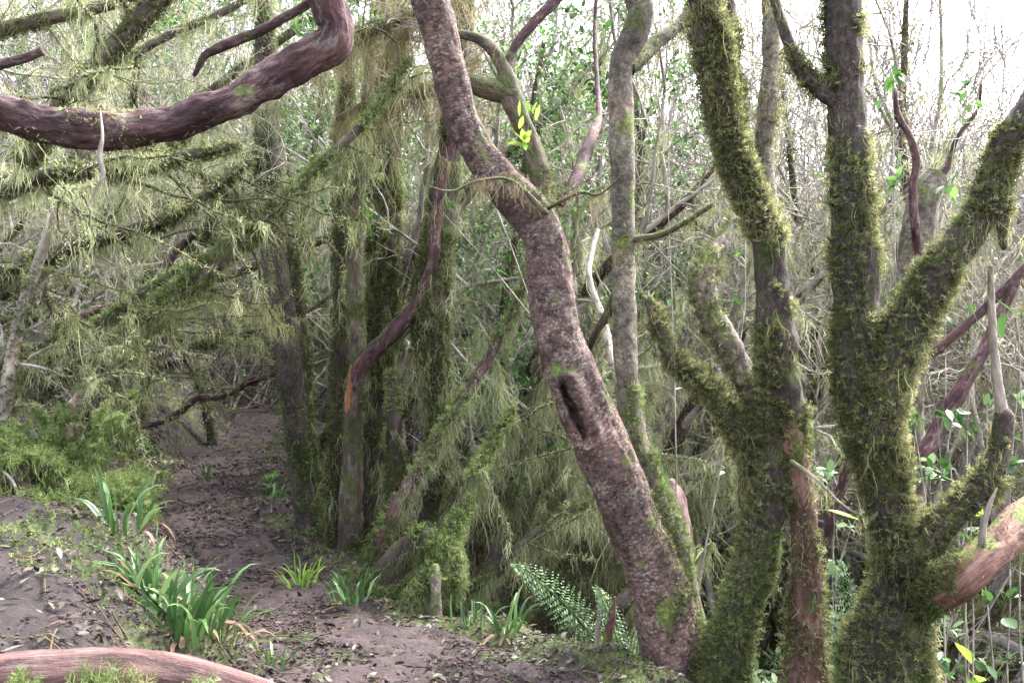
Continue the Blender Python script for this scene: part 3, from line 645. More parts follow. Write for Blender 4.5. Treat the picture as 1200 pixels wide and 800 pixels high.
for k, (lab, mt, ms, pts, br) in enumerate(stems):
    t = Tree('mossy_tree', lab, 'stem', W(*pts[0][:2], pts[0][3]), 'upright mossy stems beside the path', seed=20 + k)
    t.limb('trunk', pts, M[mt], ms, 18, .03, .15, .06, broken=br, root=True)
    t.moss(8000, .038, .0022, M['moss'], 3, .5, thr=-.3)
    t.hang(85 if k in (3, 4) else 26, .22, .004, M['usnea'] if k != 4 else M['usneadark'], 9, fuzz=1)
    if k == 5: pass
# reddish stem with the torn orange wound and its curved side branch
t = Tree('forked_tree', 'reddish brown stem with torn orange wood and a long curved side branch', 'stem', W(411, 640, 5.7), seed=30)
t.limb('trunk', [(410, 650, 32, 5.7), (410, 600, 27, 5.7), (413, 530, 24, 5.7), (414, 470, 22, 5.7), (420, 425, 20, 5.7), (418, 368, 19, 5.7), (414, 300, 20, 5.7), (416, 240, 18, 5.7), (424, 180, 16, 5.7), (432, 100, 14, 5.7), (440, 0, 10, 5.7)], M['halfmoss'], .8, 18, .025, .16, .07, root=True)
t.limb('branch', [(414, 468, 14, 5.7), (418, 444, 18, 5.68), (430, 420, 19, 5.63), (452, 398, 19, 5.58), (478, 370, 18, 5.55), (498, 338, 17, 5.52), (508, 304, 15, 5.5), (511, 262, 14, 5.5), (518, 210, 14, 5.5), (530, 160, 12, 5.5), (540, 90, 8, 5.5)], M['purple'], .3, 16, .025)
t.limb('torn_wood', [(409, 494, 3, 5.67), (408, 478, 7, 5.66), (409, 462, 8, 5.655), (411, 446, 7, 5.655), (412, 428, 3, 5.66)], M['orange'], 0, 10, .012, .3, .2)
t.moss(2600, .04, .003, M['moss'], 2, .3, thr=.05)
t.hang(22, .2, .004, M['usnea'], 8, fuzz=1)

# --- low dark mossy mass at the verge
t = Tree('mossy_stump', 'dark cave-like mossy stump with arching arms and one pale prop at the trail verge', 'stump', W(480, 720, 4.75), seed=33)
t.limb('stump_body', [(452, 735, 60, 4.85), (456, 700, 50, 4.85), (470, 660, 44, 4.85), (492, 640, 40, 4.8), (516, 644, 36, 4.7), (530, 664, 26, 4.65), (534, 690, 16, 4.6)], M['mossy'], 1.4, 22, .02, .22, .08, root=True)
t.limb('branch', [(470, 735, 26, 4.6), (486, 706, 24, 4.6), (506, 674, 22, 4.6), (520, 650, 20, 4.65), (540, 600, 16, 4.8), (566, 540, 12, 5.0), (600, 480, 9, 5.2)], M['mossy'], 1.3, 16, .02, .2, root=True)
t.limb('branch', [(438, 720, 26, 5.0), (440, 660, 22, 5.0), (452, 620, 20, 5.0), (480, 570, 18, 5.1), (520, 505, 16, 5.2), (560, 440, 13, 5.3), (600, 370, 10, 5.4), (625, 300, 7, 5.5)], M['purple'], .9, 16, .025, .2, root=True)
t.limb('prop_stem', [(511, 742, 15, 4.45), (511, 715, 13, 4.45), (511, 690, 12, 4.45), (510, 665, 12, 4.5)], M['grey'], .3, 12, .02, root=True)
t.moss(5200, .05, .003, M['mossbright'], 3, .7, thr=-.2, wt=lambda c, n: .3 + 1.0 * (n[:, 2] > -.1))
t.hang(150, .16, .003, M['usnea'], 9, only=(0, 1, 2), fuzz=1)
t.hang(80, .10, .003, M['mossbright'], 9, only=(0, 1), fuzz=1, part='green_beards', rg=np.random.default_rng(4))
low = [
    ('dark mossy trunk slanting up behind the fern, thickest of the low slope', 'mossy', [(600, 790, 40, 5.4), (640, 735, 34, 5.4), (668, 690, 32, 5.45), (690, 640, 28, 5.5), (712, 590, 22, 5.6), (735, 530, 16, 5.8), (760, 460, 10, 6)], .18),
    ('mossy trunk bowing low behind the foot of the big bare tree', 'mossy', [(650, 800, 30, 5), (690, 752, 28, 5), (722, 716, 26, 5), (745, 690, 20, 5.1), (770, 640, 14, 5.2), (800, 590, 10, 5.4)], .14),
    ('reddish dark trunk slanting behind the hanging lichen in the middle', 'purple', [(540, 760, 26, 6.2), (552, 700, 24, 6.2), (560, 640, 22, 6.2), (580, 585, 22, 6.2), (600, 540, 18, 6.2), (625, 470, 14, 6.3), (640, 400, 10, 6.4)], .2),
    ('slanting mossy pole from the low slope reaching behind the bent trunk', 'halfmoss', [(600, 740, 22, 6.6), (622, 660, 22, 6.6), (642, 600, 20, 6.6), (656, 550, 18, 6.6), (700, 460, 14, 6.7), (740, 380, 9, 6.8)], .2),
    ('bright-mossed sloping bough joining the lower slope in the middle', 'mossy', [(470, 700, 16, 5.2), (520, 610, 16, 5.3), (560, 555, 14, 5.3), (600, 500, 12, 5.4), (650, 470, 9, 5.5), (720, 440, 5, 5.6)], .2),
    ('thin mossy bough bending under the slit of the bare tree', 'mossy', [(540, 700, 12, 4.9), (580, 672, 12, 4.9), (610, 640, 11, 4.9), (660, 600, 9, 5.0), (700, 580, 7, 5.1), (750, 520, 5, 5.2)], .16),
]
for k, (lab, mt, pts, hl) in enumerate(low):
    t = Tree('slanting_tree', lab, 'tree', W(*pts[0][:2], pts[0][3]), 'slanting mossy trees low on the slope', seed=110 + k)
    t.limb('trunk', pts, M[mt], 1, 16, .03, .16, .06, root=True)
    A = np.array([[*W(x, y, Y), .5 * w * Y / F] for x, y, w, Y in pts]); Pm = resample(A, .1); rg = np.random.default_rng(700 + k)
    st, d, r, _ = kids(Pm[None, :, :3], Pm[None, :, 3], 13, .2, 1, .9, rg, (.2, 0, .1))
    c1 = grow(st, d, rg.uniform(.3, .9, len(st)), 6, .22, (.02, 0, .0), rg); mb = MB(); mb.add(*btubes(c1, np.minimum(r, .011)[:, None] * np.linspace(.8, .25, 6), 5, rg))
    ob = mb.build('side_twigs', M['halfmoss'], t.o); ob['kind'] = 'stuff'
    mh = MB(); shag(mh, c1, np.full(c1.shape[:2], .006), 1500, hl * .8, .003, rg, 5, 3, k)
    ob = mh.build('lichen_fringe', M['usnea'], t.o); ob['kind'] = 'stuff'
    t.moss(3800, .05, .003, M['moss'], 2, .5, thr=-.2)
    t.hang(150, hl * 1.1, .0034, M['usnea'], 8, fuzz=1)

# --- leaning mossy boughs on the left bank
boughs = [
    ('leaning_trunk', 'long slanting mossy trunk with a bare pink lower end at left', 'trunk', 'halfmoss', 1.3, .20, [(50, 545, 34, 5.3), (76, 503, 30, 5.3), (112, 458, 30, 5.3), (142, 410, 28, 5.3), (176, 373, 28, 5.3), (216, 338, 27, 5.35), (262, 298, 26, 5.4), (304, 262, 22, 5.45), (338, 230, 16, 5.5), (380, 188, 12, 5.55), (430, 140, 10, 5.6), (480, 70, 7, 5.7)]),
    ('leaning_trunk', 'dark mossy trunk leaning over the trail bank, thickest of that bend', 'trunk', 'mossy', 1, .1, [(142, 525, 32, 7.8), (150, 500, 24, 7.8), (163, 465, 24, 7.8), (179, 417, 23, 7.8), (190, 378, 20, 7.8), (206, 330, 18, 7.8), (240, 270, 15, 7.8), (270, 200, 12, 7.8)]),
    ('purple_branch', 'smooth dark purple branch rising behind the slanting mossy trunk', 'branch', 'purple', .08, .1, [(60, 385, 8, 6.6), (110, 365, 8, 6.6), (162, 352, 9, 6.6), (195, 342, 10, 6.6), (233, 331, 13, 6.6), (275, 319, 12, 6.6), (330, 300, 11, 6.6), (388, 278, 9, 6.6), (450, 262, 6, 6.6)]),
    ('mossy_bough', 'dark mossy bough below the foreground limb, running up to the right', 'bough', 'mossy', 1.2, .16, [(-60, 345, 22, 5), (30, 310, 20, 5), (100, 286, 18, 5), (170, 266, 16, 5), (225, 240, 13, 5), (290, 190, 9, 5.1)]),
    ('mossy_bough', 'shaggy bough along the left edge with the longest green beards', 'bough', 'mossy', 1.3, .22, [(-60, 240, 26, 4.2), (0, 225, 24, 4.2), (70, 205, 20, 4.2), (140, 200, 18, 4.3), (210, 185, 14, 4.4), (280, 170, 10, 4.5)]),
    ('mossy_bough', 'thick brownish mossy bough slanting steeply at top left', 'bough', 'halfmoss', .9, .16, [(30, 190, 26, 4.0), (70, 130, 26, 4.0), (98, 98, 25, 4.0), (135, 58, 26, 4.0), (162, 25, 24, 4.0), (190, -5, 22, 4.0), (250, -90, 18, 4)]),
    ('broken_branch', 'dark snapped purple branch under the leaves at top left', 'branch', 'purple', .15, .1, [(228, 88, 5, 3.6), (240, 66, 9, 3.6), (256, 57, 11, 3.6), (285, 45, 12, 3.6), (325, 26, 11, 3.6), (380, -10, 10, 3.6), (450, -80, 8, 3.5)]),
    ('broken_branch', 'short purple branch poking in at the far left above the big limb', 'branch', 'purple', .2, .08, [(-60, 92, 12, 3.2), (0, 76, 12, 3.2), (30, 68, 11, 3.2), (50, 60, 10, 3.2)]),
    ('mossy_bough', 'forked bough with yellowish moss, sloping down beside the thin leaning tree', 'bough', 'mossy', 1.2, .14, [(150, 160, 6, 5.2), (210, 190, 8, 5.2), (250, 214, 9, 5.2), (285, 240, 8, 5.3), (302, 262, 5, 5.4)]),
    ('mossy_bough', 'level mossy bough reaching from the dark leaning trunk across the trail', 'bough', 'mossy', 1, .1, [(182, 418, 12, 7.7), (200, 412, 11, 7.7), (240, 402, 11, 7.7), (258, 394, 10, 7.7), (312, 386, 9, 7.7), (350, 370, 7, 7.7), (400, 340, 5, 7.7)]),
    ('mossy_bough', 'lowest bough over the trail, dark and bare with a kinked end', 'bough', 'purple', .3, .08, [(160, 500, 9, 8.4), (200, 490, 8, 8.4), (232, 466, 8, 8.4), (262, 464, 8, 8.4), (295, 446, 8, 8.4), (330, 436, 6, 8.4), (370, 410, 4, 8.4)]),
    ('mossy_bough', 'thin hooked green bough left of the slanting mossy trunk', 'bough', 'mossy', 1, .07, [(52, 340, 5, 4.9), (62, 366, 6, 4.9), (80, 400, 7, 4.9), (95, 432, 8, 4.9), (104, 470, 9, 4.95), (108, 520, 12, 5)]),
    ('mossy_bough', 'pale drooping bough parallel to and above the slanting mossy trunk', 'bough', 'halfmoss', 1.3, .2, [(60, 420, 13, 5.8), (100, 390, 13, 5.8), (140, 362, 12, 5.8), (180, 335, 11, 5.8), (215, 315, 10, 5.8), (262, 300, 9, 5.8), (320, 262, 8, 5.8)]),
    ('purple_branch', 'short purple dead stub pointing up among the mossy boughs', 'branch', 'purple', .15, .08, [(165, 390, 10, 6.2), (192, 322, 10, 6.2), (200, 302, 11, 6.2), (212, 288, 10, 6.2), (227, 274, 9, 6.2)]),
    ('grey_trunk', 'weathered grey trunk at the left edge rising from the bank', 'trunk', 'pale', .8, .16, [(0, 545, 22, 4.8), (6, 480, 18, 4.8), (14, 420, 15, 4.8), (24, 370, 14, 4.8), (42, 315, 12, 4.8), (58, 270, 10, 4.8), (80, 200, 8, 4.8)]),
]
for k, (nm, lab, cat, mt, ms, hl, pts) in enumerate(boughs):
    pts = [(x, y, w, Y * (.86 if k not in (1, 2, 6, 7, 9, 10, 13) else .95 if k in (1, 2, 9, 10, 13) else 1)) for x, y, w, Y in pts]
    t = Tree(nm, lab, cat, W(*pts[0][:2], pts[0][3]), seed=40 + k)
    t.limb('wood', pts, M[mt], ms, 16, .03, .15, .06, root=k in (0, 1, 14), broken=(k in (6, 7, 13)))
    if k == 0:
        t.limb('bare_end', [(44, 556, 33, 4.5), (74, 506, 31, 4.5), (98, 474, 30, 4.52), (116, 452, 27, 4.56)], M['splitwood'], 0, 22, .02, .14, .08, root=True)
    if ms > .25:
        # side shoots carry most of the moss
        A = np.array([[*W(x, y, Y), .5 * w * Y / F] for x, y, w, Y in pts]); Pm = resample(A, .1)
        rg = np.random.default_rng(900 + k)
        P = Pm[None, :, :3]; R = Pm[None, :, 3]
        st, d, r, _ = kids(P, R, int(7 * (len(Pm) / 20)) + 3, .12, 1, .9, rg, (.25, 0, -.1))
        c1 = grow(st, d, rg.uniform(.35, .9, len(st)), 11, .26, (.02, 0, -.05), rg)
        R1 = np.minimum(r, .012)[:, None] * np.linspace(.8, .25, 11)
        mb = MB(); mb.add(*btubes(c1, R1, 5, rg))
        st2, d2, r2, _ = kids(c1, R1, 4, .15, 1, .9, rg)
        c2 = grow(st2, d2, rg.uniform(.15, .45, len(st2)), 8, .32, (0, 0, -.08), rg); R2 = np.tile(np.linspace(.003, .0012, 8), (len(st2), 1))
        mb.add(*btubes(c2, R2, 3, rg)); ob = mb.build('side_twigs', M['halfmoss' if mt != 'pale' else 'twig'], t.o); ob['kind'] = 'stuff'
        mh = MB()
        for cc, rr_, dn in ((c1, R1, 800), (c2, R2, 160)): shag(mh, cc, rr_, dn, hl * .38, .0028, rg, 5, 3, k)
        ob = mh.build('hanging_lichen', M['usnea' if k % 3 else 'usneadark'], t.o); ob['kind'] = 'stuff'
        skip = (lambda c, n: 1.0 * (c[:, 2] > 1.22)) if k == 0 else None
        t.moss(4200 if ms > .5 else 2000, .045, .003, M['mossbright' if k in (0, 2, 12) else 'moss'], 2, .5, thr=-.25, wt=skip)
        t.hang(60, hl * .55, .003, M['usnea'], 8, fuzz=1, part='lichen_beards')

over = [
    ('brown-bearded bough across the top between the purple limb and the bare tree', 'usneabrown', .42, [(360, 60, 8, 5.2), (400, 44, 11, 5.1), (440, 36, 12, 5.0), (490, 10, 10, 5.0), (540, -40, 8, 5.0)]),
    ('second brown-bearded bough lower down between the two dark mossy trunks', 'usneabrown', .30, [(395, 140, 7, 5.3), (430, 122, 10, 5.2), (470, 112, 10, 5.2), (510, 96, 8, 5.2), (560, 70, 6, 5.3)]),
    ('lichen-hung bough along the top edge left of the purple limb end', 'usneadark', .26, [(-80, 60, 18, 4.6), (20, 30, 16, 4.6), (110, 10, 14, 4.6), (200, -15, 12, 4.6), (300, -40, 9, 4.7)]),
    ('lichen-hung bough just over the middle of the purple limb', 'usnea', .24, [(60, 110, 9, 6.4), (130, 80, 10, 6.4), (200, 40, 10, 6.4), (270, 10, 9, 6.5), (350, -40, 8, 6.6)]),
    ('lichen-hung bough passing behind the bend of the purple limb', 'usnea', .26, [(170, 150, 7, 6.8), (240, 110, 9, 6.8), (310, 60, 10, 6.8), (370, 15, 9, 6.8), (420, -40, 8, 6.8)]),
    ('green-bearded bough under the purple limb, sloping to the thin leaning tree', 'usnea', .26, [(-40, 215, 12, 5.0), (60, 215, 12, 5.0), (150, 190, 11, 5.0), (240, 150, 9, 5.0), (320, 100, 7, 5.1)]),
]
for k, (lab, mt, hl, pts) in enumerate(over):
    t = Tree('bearded_bough', lab, 'bough', W(*pts[0][:2], pts[0][3]), 'lichen-bearded boughs overhead', seed=140 + k)
    t.limb('wood', pts, M['halfmoss'], 1, 12, .03, .16, .06)
    A = np.array([[*W(x, y, Y), .5 * w * Y / F] for x, y, w, Y in pts]); Pm = resample(A, .1); rg = np.random.default_rng(800 + k)
    st, d, r, _ = kids(Pm[None, :, :3], Pm[None, :, 3], 22, .05, 1, 1.0, rg, (.1, 0, 0))
    c1 = grow(st, d, rg.uniform(.25, .8, len(st)), 6, .22, (.02, 0, 0), rg); mb = MB(); mb.add(*btubes(c1, np.minimum(r, .008)[:, None] * np.linspace(.8, .25, 6), 5, rg))
    s2, d2, r2, _ = kids(c1, np.full((len(c1), 6), .004), 4, .1, 1, .9, rg); c2 = grow(s2, d2, rg.uniform(.15, .4, len(s2)), 5, .2, (0, 0, 0), rg); mb.add(*btubes(c2, np.tile(np.linspace(.003, .0012, 5), (len(c2), 1)), 3, rg))
    ob = mb.build('side_twigs', M['twig'], t.o); ob['kind'] = 'stuff'
    mh = MB()
    for cc, dn in ((c1, 420), (c2, 120)): shag(mh, cc, np.full(cc.shape[:2], .004), dn, hl * .3, .0026, rg, 5, 3, k)
    ob = mh.build('lichen_fringe', M[mt], t.o); ob['kind'] = 'stuff'
    t.moss(2600, .045, .003, M['moss'], 2, .5, thr=-.2)
    t.hang(160 if k < 2 else 45, hl * (.95 if k < 2 else .5), .0028, M[mt], 8, fuzz=1)

# ------------------------------------------------------------------ background thicket trees
def broom_tree(seed, lean, H, r0, nb, lich, hl, mat, label, cat='tree', group=None, tw=6, up=.05, wid=.005, leafy=0, beard=1.0):
    rg = np.random.default_rng(seed)
    o = thing('thicket_tree', label, cat, (0, 0, 0), group)
    K = 12
    P = grow(np.array([[0, 0, -.25]]), np.array([lean]), np.array([H]), K, .16, (0, 0, up), rg)
    R = (r0 * np.linspace(1.15, .3, K))[None]
    V, Q, tc = tube(np.concatenate([P[0], R[0][:, None]], 1), 10, .12, .18, .08, seed)
    mb = MB(); mb.add(V, Q, tc); mb.build('trunk', mat, o)
    st, d, r, _ = kids(P, R, nb, .12, .98, .85, rg, (0, 0, .15))
    c1 = grow(st, d, rg.uniform(.3, .62, nb) * H * .75, 11, .16, np.array([lean[0] * .05, 0, up]), rg)
    R1 = np.clip(r * .62, .012, .05)[:, None] * np.linspace(1, .25, 11)
    mh = MB(); mg = MB()
    allp = []; curves = []
    for b in range(nb):
        mb = MB(); mb.add(*btubes(c1[b:b+1], R1[b:b+1], 6, rg))
        s2, d2, r2, _ = kids(c1[b:b+1], R1[b:b+1], 7, .2, 1, .8, rg, (0, 0, .05))
        c2 = grow(s2, d2, rg.uniform(.35, .95, len(s2)), 9, .27, (0, 0, up * .4 - (.07 if lich > .5 else 0)), rg); R2 = np.clip(r2 * .55, .005, .015)[:, None] * np.linspace(1, .35, 9)
        mb.add(*btubes(c2, R2, 4, rg))
        s3, d3, r3, _ = kids(c2, R2, tw, .15, 1, .75, rg, (0, 0, .05))
        c3 = grow(s3, d3, rg.uniform(.15, .5, len(s3)), 5, .3, (0, 0, up * .5), rg); R3 = np.tile(np.linspace(wid * .7, wid * .3, 5), (len(s3), 1))
        mb.add(*btubes(c3, R3, 3, rg))
        mb.build('branch', M['twig'], o)
        for cc in (c1[b:b+1], c2, c3): allp.append(cc.reshape(-1, 3))
        curves += [(c1[b:b+1], R1[b:b+1], 620, 1), (c2, R2, 230, .9), (c3, R3, 26, .6)]
    for Pc, Rc, dn, lf in curves: shag(mh, Pc, Rc, dn * lich, hl * lf, wid * .62, rg, 4, 2.2, seed)
    shag(mh, P, R, 900 * lich, hl * 1.1, wid * .7, rg, 4, 2.2, seed)
    if mh.n: x = mh.build('shaggy_lichen', M[['usnea', 'usneadark', 'usnea'][seed % 3]], o); x['kind'] = 'stuff'
    pm, nm_ = sample(V, Q, 1600, rg); sprigs(mg, pm, nm_, .06, .005, .5, rg, 1)
    x = mg.build('moss', M['moss'], o); x['kind'] = 'stuff'
    if leafy:
        ml = MB(); k = rg.choice(len(c3) * 1, leafy); cc = np.concatenate(allp[2::3])
        q = cc[rg.choice(len(cc), leafy)]
        leaves(ml, q + rg.normal(0, .03, (leafy, 3)), rg.normal(size=(leafy, 3)) + np.array([0, 0, .2]), rg.uniform(.035, .07, leafy), rg.uniform(.008, .016, leafy), rg)
        x = ml.build('foliage', M['leaf'], o); x['kind'] = 'stuff'
    return o

def copy_tree(o, label=None, group=None):
    c = o.copy(); C.objects.link(c)
    if label: c['label'] = label
    if group: c['group'] = group
    for ch in o.children:
        d = ch.copy(); C.objects.link(d); d.parent = c
    return c

GL, GM, GR, GF = 'mossy trees crowding the left bank', 'mossy trees on the slope behind the bare trunk', 'pale twiggy trees beyond the dark mossy fork', 'leafy trees high in the background'
LL = 'lichen-bearded tree leaning over the trail in the crowded left bank'
LM = 'lichen-draped slanting tree on the slope behind the bare purple-brown trunk'
LR = 'pale twiggy sparse tree far behind the dark mossy fork'
LF = 'leafy evergreen tree standing up behind the lichen-draped slope'
protoL = [broom_tree(501 + i, ln, 3.6, .075, 10, .85, .085, M[mt], LL, group=GL, up=.03, wid=.0052, leafy=110, tw=6) for i, (ln, mt) in enumerate([((.75, .1, .6), 'mossy'), ((.6, .15, .75), 'halfmoss'), ((.85, .0, .42), 'mossy'), ((.7, .1, .65), 'purple')])]
protoM = [broom_tree(521 + i, ln, 4.4, .075, 10, .75, .12, M[mt], LM, group=GM, up=.05, wid=.0052, leafy=60, tw=5) for i, (ln, mt) in enumerate([((.5, .2, .8), 'mossy'), ((.3, .2, .95), 'purple'), ((.65, .2, .55), 'mossy')])]
protoR = [broom_tree(541 + i, ln, 5.2, .05, 11, .5, .06, M['halfmoss'], LR, group=GR, tw=12, up=.06, wid=.005, leafy=25) for i, ln in enumerate([(.55, .1, .8), (-.2, .1, 1), (.8, .1, .6)])]
protoF = [broom_tree(561 + i, ln, 5.6, .06, 9, .12, .06, M['halfmoss'], LF, group=GF, tw=7, up=.08, wid=.005, leafy=5600) for i, ln in enumerate([(.1, .1, 1), (-.2, .1, 1)])]
used = set()
def put(protos, k, x, y, rz, s, z=None):
    p = protos[k % len(protos)]
    if p.name in used: p = copy_tree(p)
    else: used.add(p.name)
    zz = float(ground(x, y, False)) if z is None else z
    p.location = (x, y, zz); p.rotation_euler = (0, 0, rz); p.scale = (s, s, s)
    return p
rg = np.random.default_rng(77)
k = 0
for (x, y) in [(-4.7, 7.6), (-5.2, 7.9), (-4.6, 8.6), (-5.6, 7.9), (-5.1, 9.2), (-6.0, 9.8), (-5.2, 10.6), (-6.8, 8.6), (-6.6, 11.2), (-5.4, 12.2), (-7.4, 10.2), (-7.0, 12.8), (-8.2, 11.9), (-7.8, 14.4), (-6.2, 7.2), (-7.0, 7.6), (-8.4, 9.4)]:
    k += 1; put(protoL, k, x + rg.normal(0, .15), y + rg.normal(0, .15), rg.normal(-.1, .25), rg.uniform(.75, 1.15))
for (x, y) in [(-1.2, 8.2), (-.6, 7.2), (-.9, 9.2), (-.1, 7.9), (.4, 7.2), (.1, 9.2), (.9, 8.2), (-1.7, 10.2), (-.7, 10.8), (.6, 10.4), (1.4, 9.2), (-2.4, 11.6), (-1.4, 12.4), (.1, 12.2), (1.3, 11.4), (-2.1, 9.0), (2.2, 10.2), (1.3, 7.4), (2.1, 8.4), (-2.6, 13.6), (-.6, 14.2), (1.4, 13.6), (-1.7, 7.7)]:
    k += 1; put(protoM, k, x + rg.normal(0, .15), y + rg.normal(0, .15), rg.normal(0, .3), rg.uniform(.75, 1.1))
for (x, y) in [(2.6, 7), (3.2, 7.6), (2.9, 8.8), (4.2, 8.2), (3.8, 9.6), (5.2, 9.0), (4.8, 10.4), (6.2, 10.2), (3.2, 11), (5.6, 12.2), (7.4, 11.4), (4.2, 12.8), (6.8, 13.4), (8.6, 13), (2.4, 13), (3.4, 14.8), (5.8, 15.2), (8, 15.4), (2.2, 6.0), (3.0, 6.2), (4.0, 6.6), (3.7, 7.4), (2.4, 8.2), (4.6, 9.4), (5.6, 10.6), (3.4, 9.8), (6.6, 12), (2.8, 12), (4.8, 13.8), (7.6, 14.2), (1.8, 7), (6.0, 8.6), (1.7, 12.2), (2.2, 8.9), (2.9, 9.6), (3.6, 11.6), (4.4, 11.2), (2.0, 10.4), (3.1, 13.4), (5.0, 12.6)]:
    k += 1; put(protoR, k, x + rg.normal(0, .15), y + rg.normal(0, .15), rg.normal(0, .6), rg.uniform(.95, 1.6))
for (x, y, s) in [(.55, 7.4, 1.05), (.75, 6.6, .9), (.2, 8.4, 1.0), (-3.4, 9.8, .8), (1.0, 8.8, 1.1), (-.2, 11.5, 1.2), (2.0, 11, 1.1), (-3.0, 12.6, 1), (-2.0, 9.8, 1.0), (-6.0, 12.2, 1.1), (4.2, 13.6, 1.0), (-1.3, 8.6, .9)]:
    k += 1; put(protoF, k, x, y, rg.uniform(0, 6), s)

# ------------------------------------------------------------------ far thicket, one mass
rg = np.random.default_rng(5)
N = 5200
yy = rg.uniform(11.5, 24, N); xx = rg.uniform(-.7, .8, N) * yy; mv_ = (yy < 13) & (xx < .1 * yy); xx[mv_] = rg.uniform(.1, .8, mv_.sum()) * yy[mv_]; zz = ground(xx, yy, False) - .1
st = np.stack([xx, yy, zz], -1)
c1 = grow(st, rg.normal(size=(N, 3)) * .45 + np.array([.4, .25, 1]), rg.uniform(3, 13, N), 12, .18, (0, .03, .035), rg); c1[..., 1] = np.maximum(c1[..., 1], 10.5 + .4 * (c1[..., 1] - 10.5)); R1 = rg.uniform(.010, .030, N)[:, None] * np.linspace(1, .25, 12)
mb = MB(); mb.add(*btubes(c1, R1, 4, rg))
s2, d2, r2, _ = kids(c1, R1, 15, .25, 1, .8, rg, (0, 0, .15))
c2 = grow(s2, d2, rg.uniform(.6, 1.9, len(s2)), 5, .18, (0, 0, .06), rg); mb.add(*btubes(c2, np.tile(np.linspace(.009, .004, 5), (len(s2), 1)), 3, rg))
o = mb.build('far_thicket', M['twig']); o['kind'] = 'stuff'; tag(o, 'pale mass of thin twigs and stems filling the gaps far behind', 'thicket')
mb = MB(); tg = nrm(np.gradient(c2, axis=1)).reshape(-1, 3)
beards(mb, c2.reshape(-1, 3), tg, 60000, .13, .006, 3, .08, rg, 0)
x = mb.build('hanging_lichen', M['usnea'], o); x['kind'] = 'stuff'

# ------------------------------------------------------------------ small plants
def strap_plant(label, base, n, L, wd, dead=0, seed=0, group=None, mat='strap', spread=.09):
    rg = np.random.default_rng(seed); b = np.array(base, float)
    o = thing('strap_leaf_plant', label, 'plant', base, group)
    def blades(n, L, stiff, m, part, low):
        an = rg.uniform(0, 2 * math.pi, n); out = np.stack([np.cos(an), np.sin(an), 0 * an], -1)
        st = b + out * rg.uniform(0, spread, (n, 1)); el = rg.uniform(*low, n)
        d = nrm(out * np.cos(el)[:, None] + np.array([0, 0, 1.]) * np.sin(el)[:, None])
        K = 8; P = np.zeros((n, K, 3)); P[:, 0] = st; ln = L * rg.uniform(.55, 1.1, n)
        for k in range(1, K):
            d = nrm(d + np.array([0, 0, -stiff]) * (k / K) + .05 * rg.normal(size=(n, 3))); P[:, k] = P[:, k-1] + d * (ln / (K - 1))[:, None]
        gz = ground(P[..., 0], P[..., 1], False) + .012; P[..., 2] = np.maximum(P[..., 2], gz)
        t = nrm(np.gradient(P, axis=1)); side = nrm(np.cross(t, out[:, None] * .3 + np.array([0, 0, 1.]) + .25 * rg.normal(size=(n, 1, 3))))
        nn = np.cross(side, t)
        w = wd * np.interp(np.linspace(0, 1, K), [0, .3, .7, 1], [.55, 1, .75, .05])[None] * rg.uniform(.7, 1.2, (n, 1))
        l = P - side * w[..., None] + nn * (w * .35)[..., None]; r = P + side * w[..., None] + nn * (w * .35)[..., None]
        V = np.stack([l, P, r], 2)
        N_ = np.arange(n)[:, None, None] * (K * 3); i = np.arange(K - 1)[None, :, None] * 3; j = np.arange(2)[None, None]
        Q = np.stack([N_ + i + j, N_ + i + j + 1, N_ + i + j + 4, N_ + i + j + 3], -1).reshape(-1, 4)
        mb = MB(); mb.add(V.reshape(-1, 3), Q, None, np.repeat(rg.random(n), K * 3)); mb.build(part, m, o)
    blades(n, L, .42, M[mat], 'leaves', (.95, 1.52))
    if dead: blades(dead, L * .8, .9, M['straw'], 'dead_leaves', (.2, .9))
    return o

def gp(x, y, Y0=4.5):
    """ground point seen at photo pixel (march along the ray)"""
    for Y in np.arange(1.6, 16, .02):
        p = W(x, y, Y)
        if p[2] <= float(ground(p[0], p[1])): return p
    return W(x, y, Y0)

strap_plant('largest strappy green plant, straw-coloured dead leaves at its foot beside the trail', gp(215, 742), 64, .29, .0105, 14, 1, spread=.17)
strap_plant('upright strappy plant with broad blades just behind the largest one', gp(175, 705), 26, .28, .010, 4, 2)
strap_plant('drooping strappy plant between the largest one and the bare trail', gp(258, 752), 30, .24, .009, 10, 3)
strap_plant('small strappy plant in the shade behind the big clumps', gp(140, 625), 14, .28, .011, 5, 4)
strap_plant('bright grassy tuft at the far verge of the trail by the thin leaning tree', gp(352, 690), 26, .22, .006, 0, 5, mat='lime')
strap_plant('bright grassy tuft nearer along the verge with broader blades', gp(410, 712), 26, .24, .008, 3, 6, mat='strap')
strap_plant('low grass tuft on the bank beside the upper trail', gp(243, 562), 18, .22, .007, 3, 7)
strap_plant('small tuft on the verge left of the leaning tree foot', gp(322, 585), 16, .22, .009, 4, 8)
strap_plant('tiny pale grass tuft beside the front log end', gp(318, 778), 14, .16, .006, 4, 9)
strap_plant('green tuft under the hanging lichen along the trail verge', gp(590, 745), 18, .24, .008, 4, 10)
strap_plant('thin tuft of blades under the hanging lichen close to the pale stem', gp(550, 738), 12, .2, .006, 3, 12)

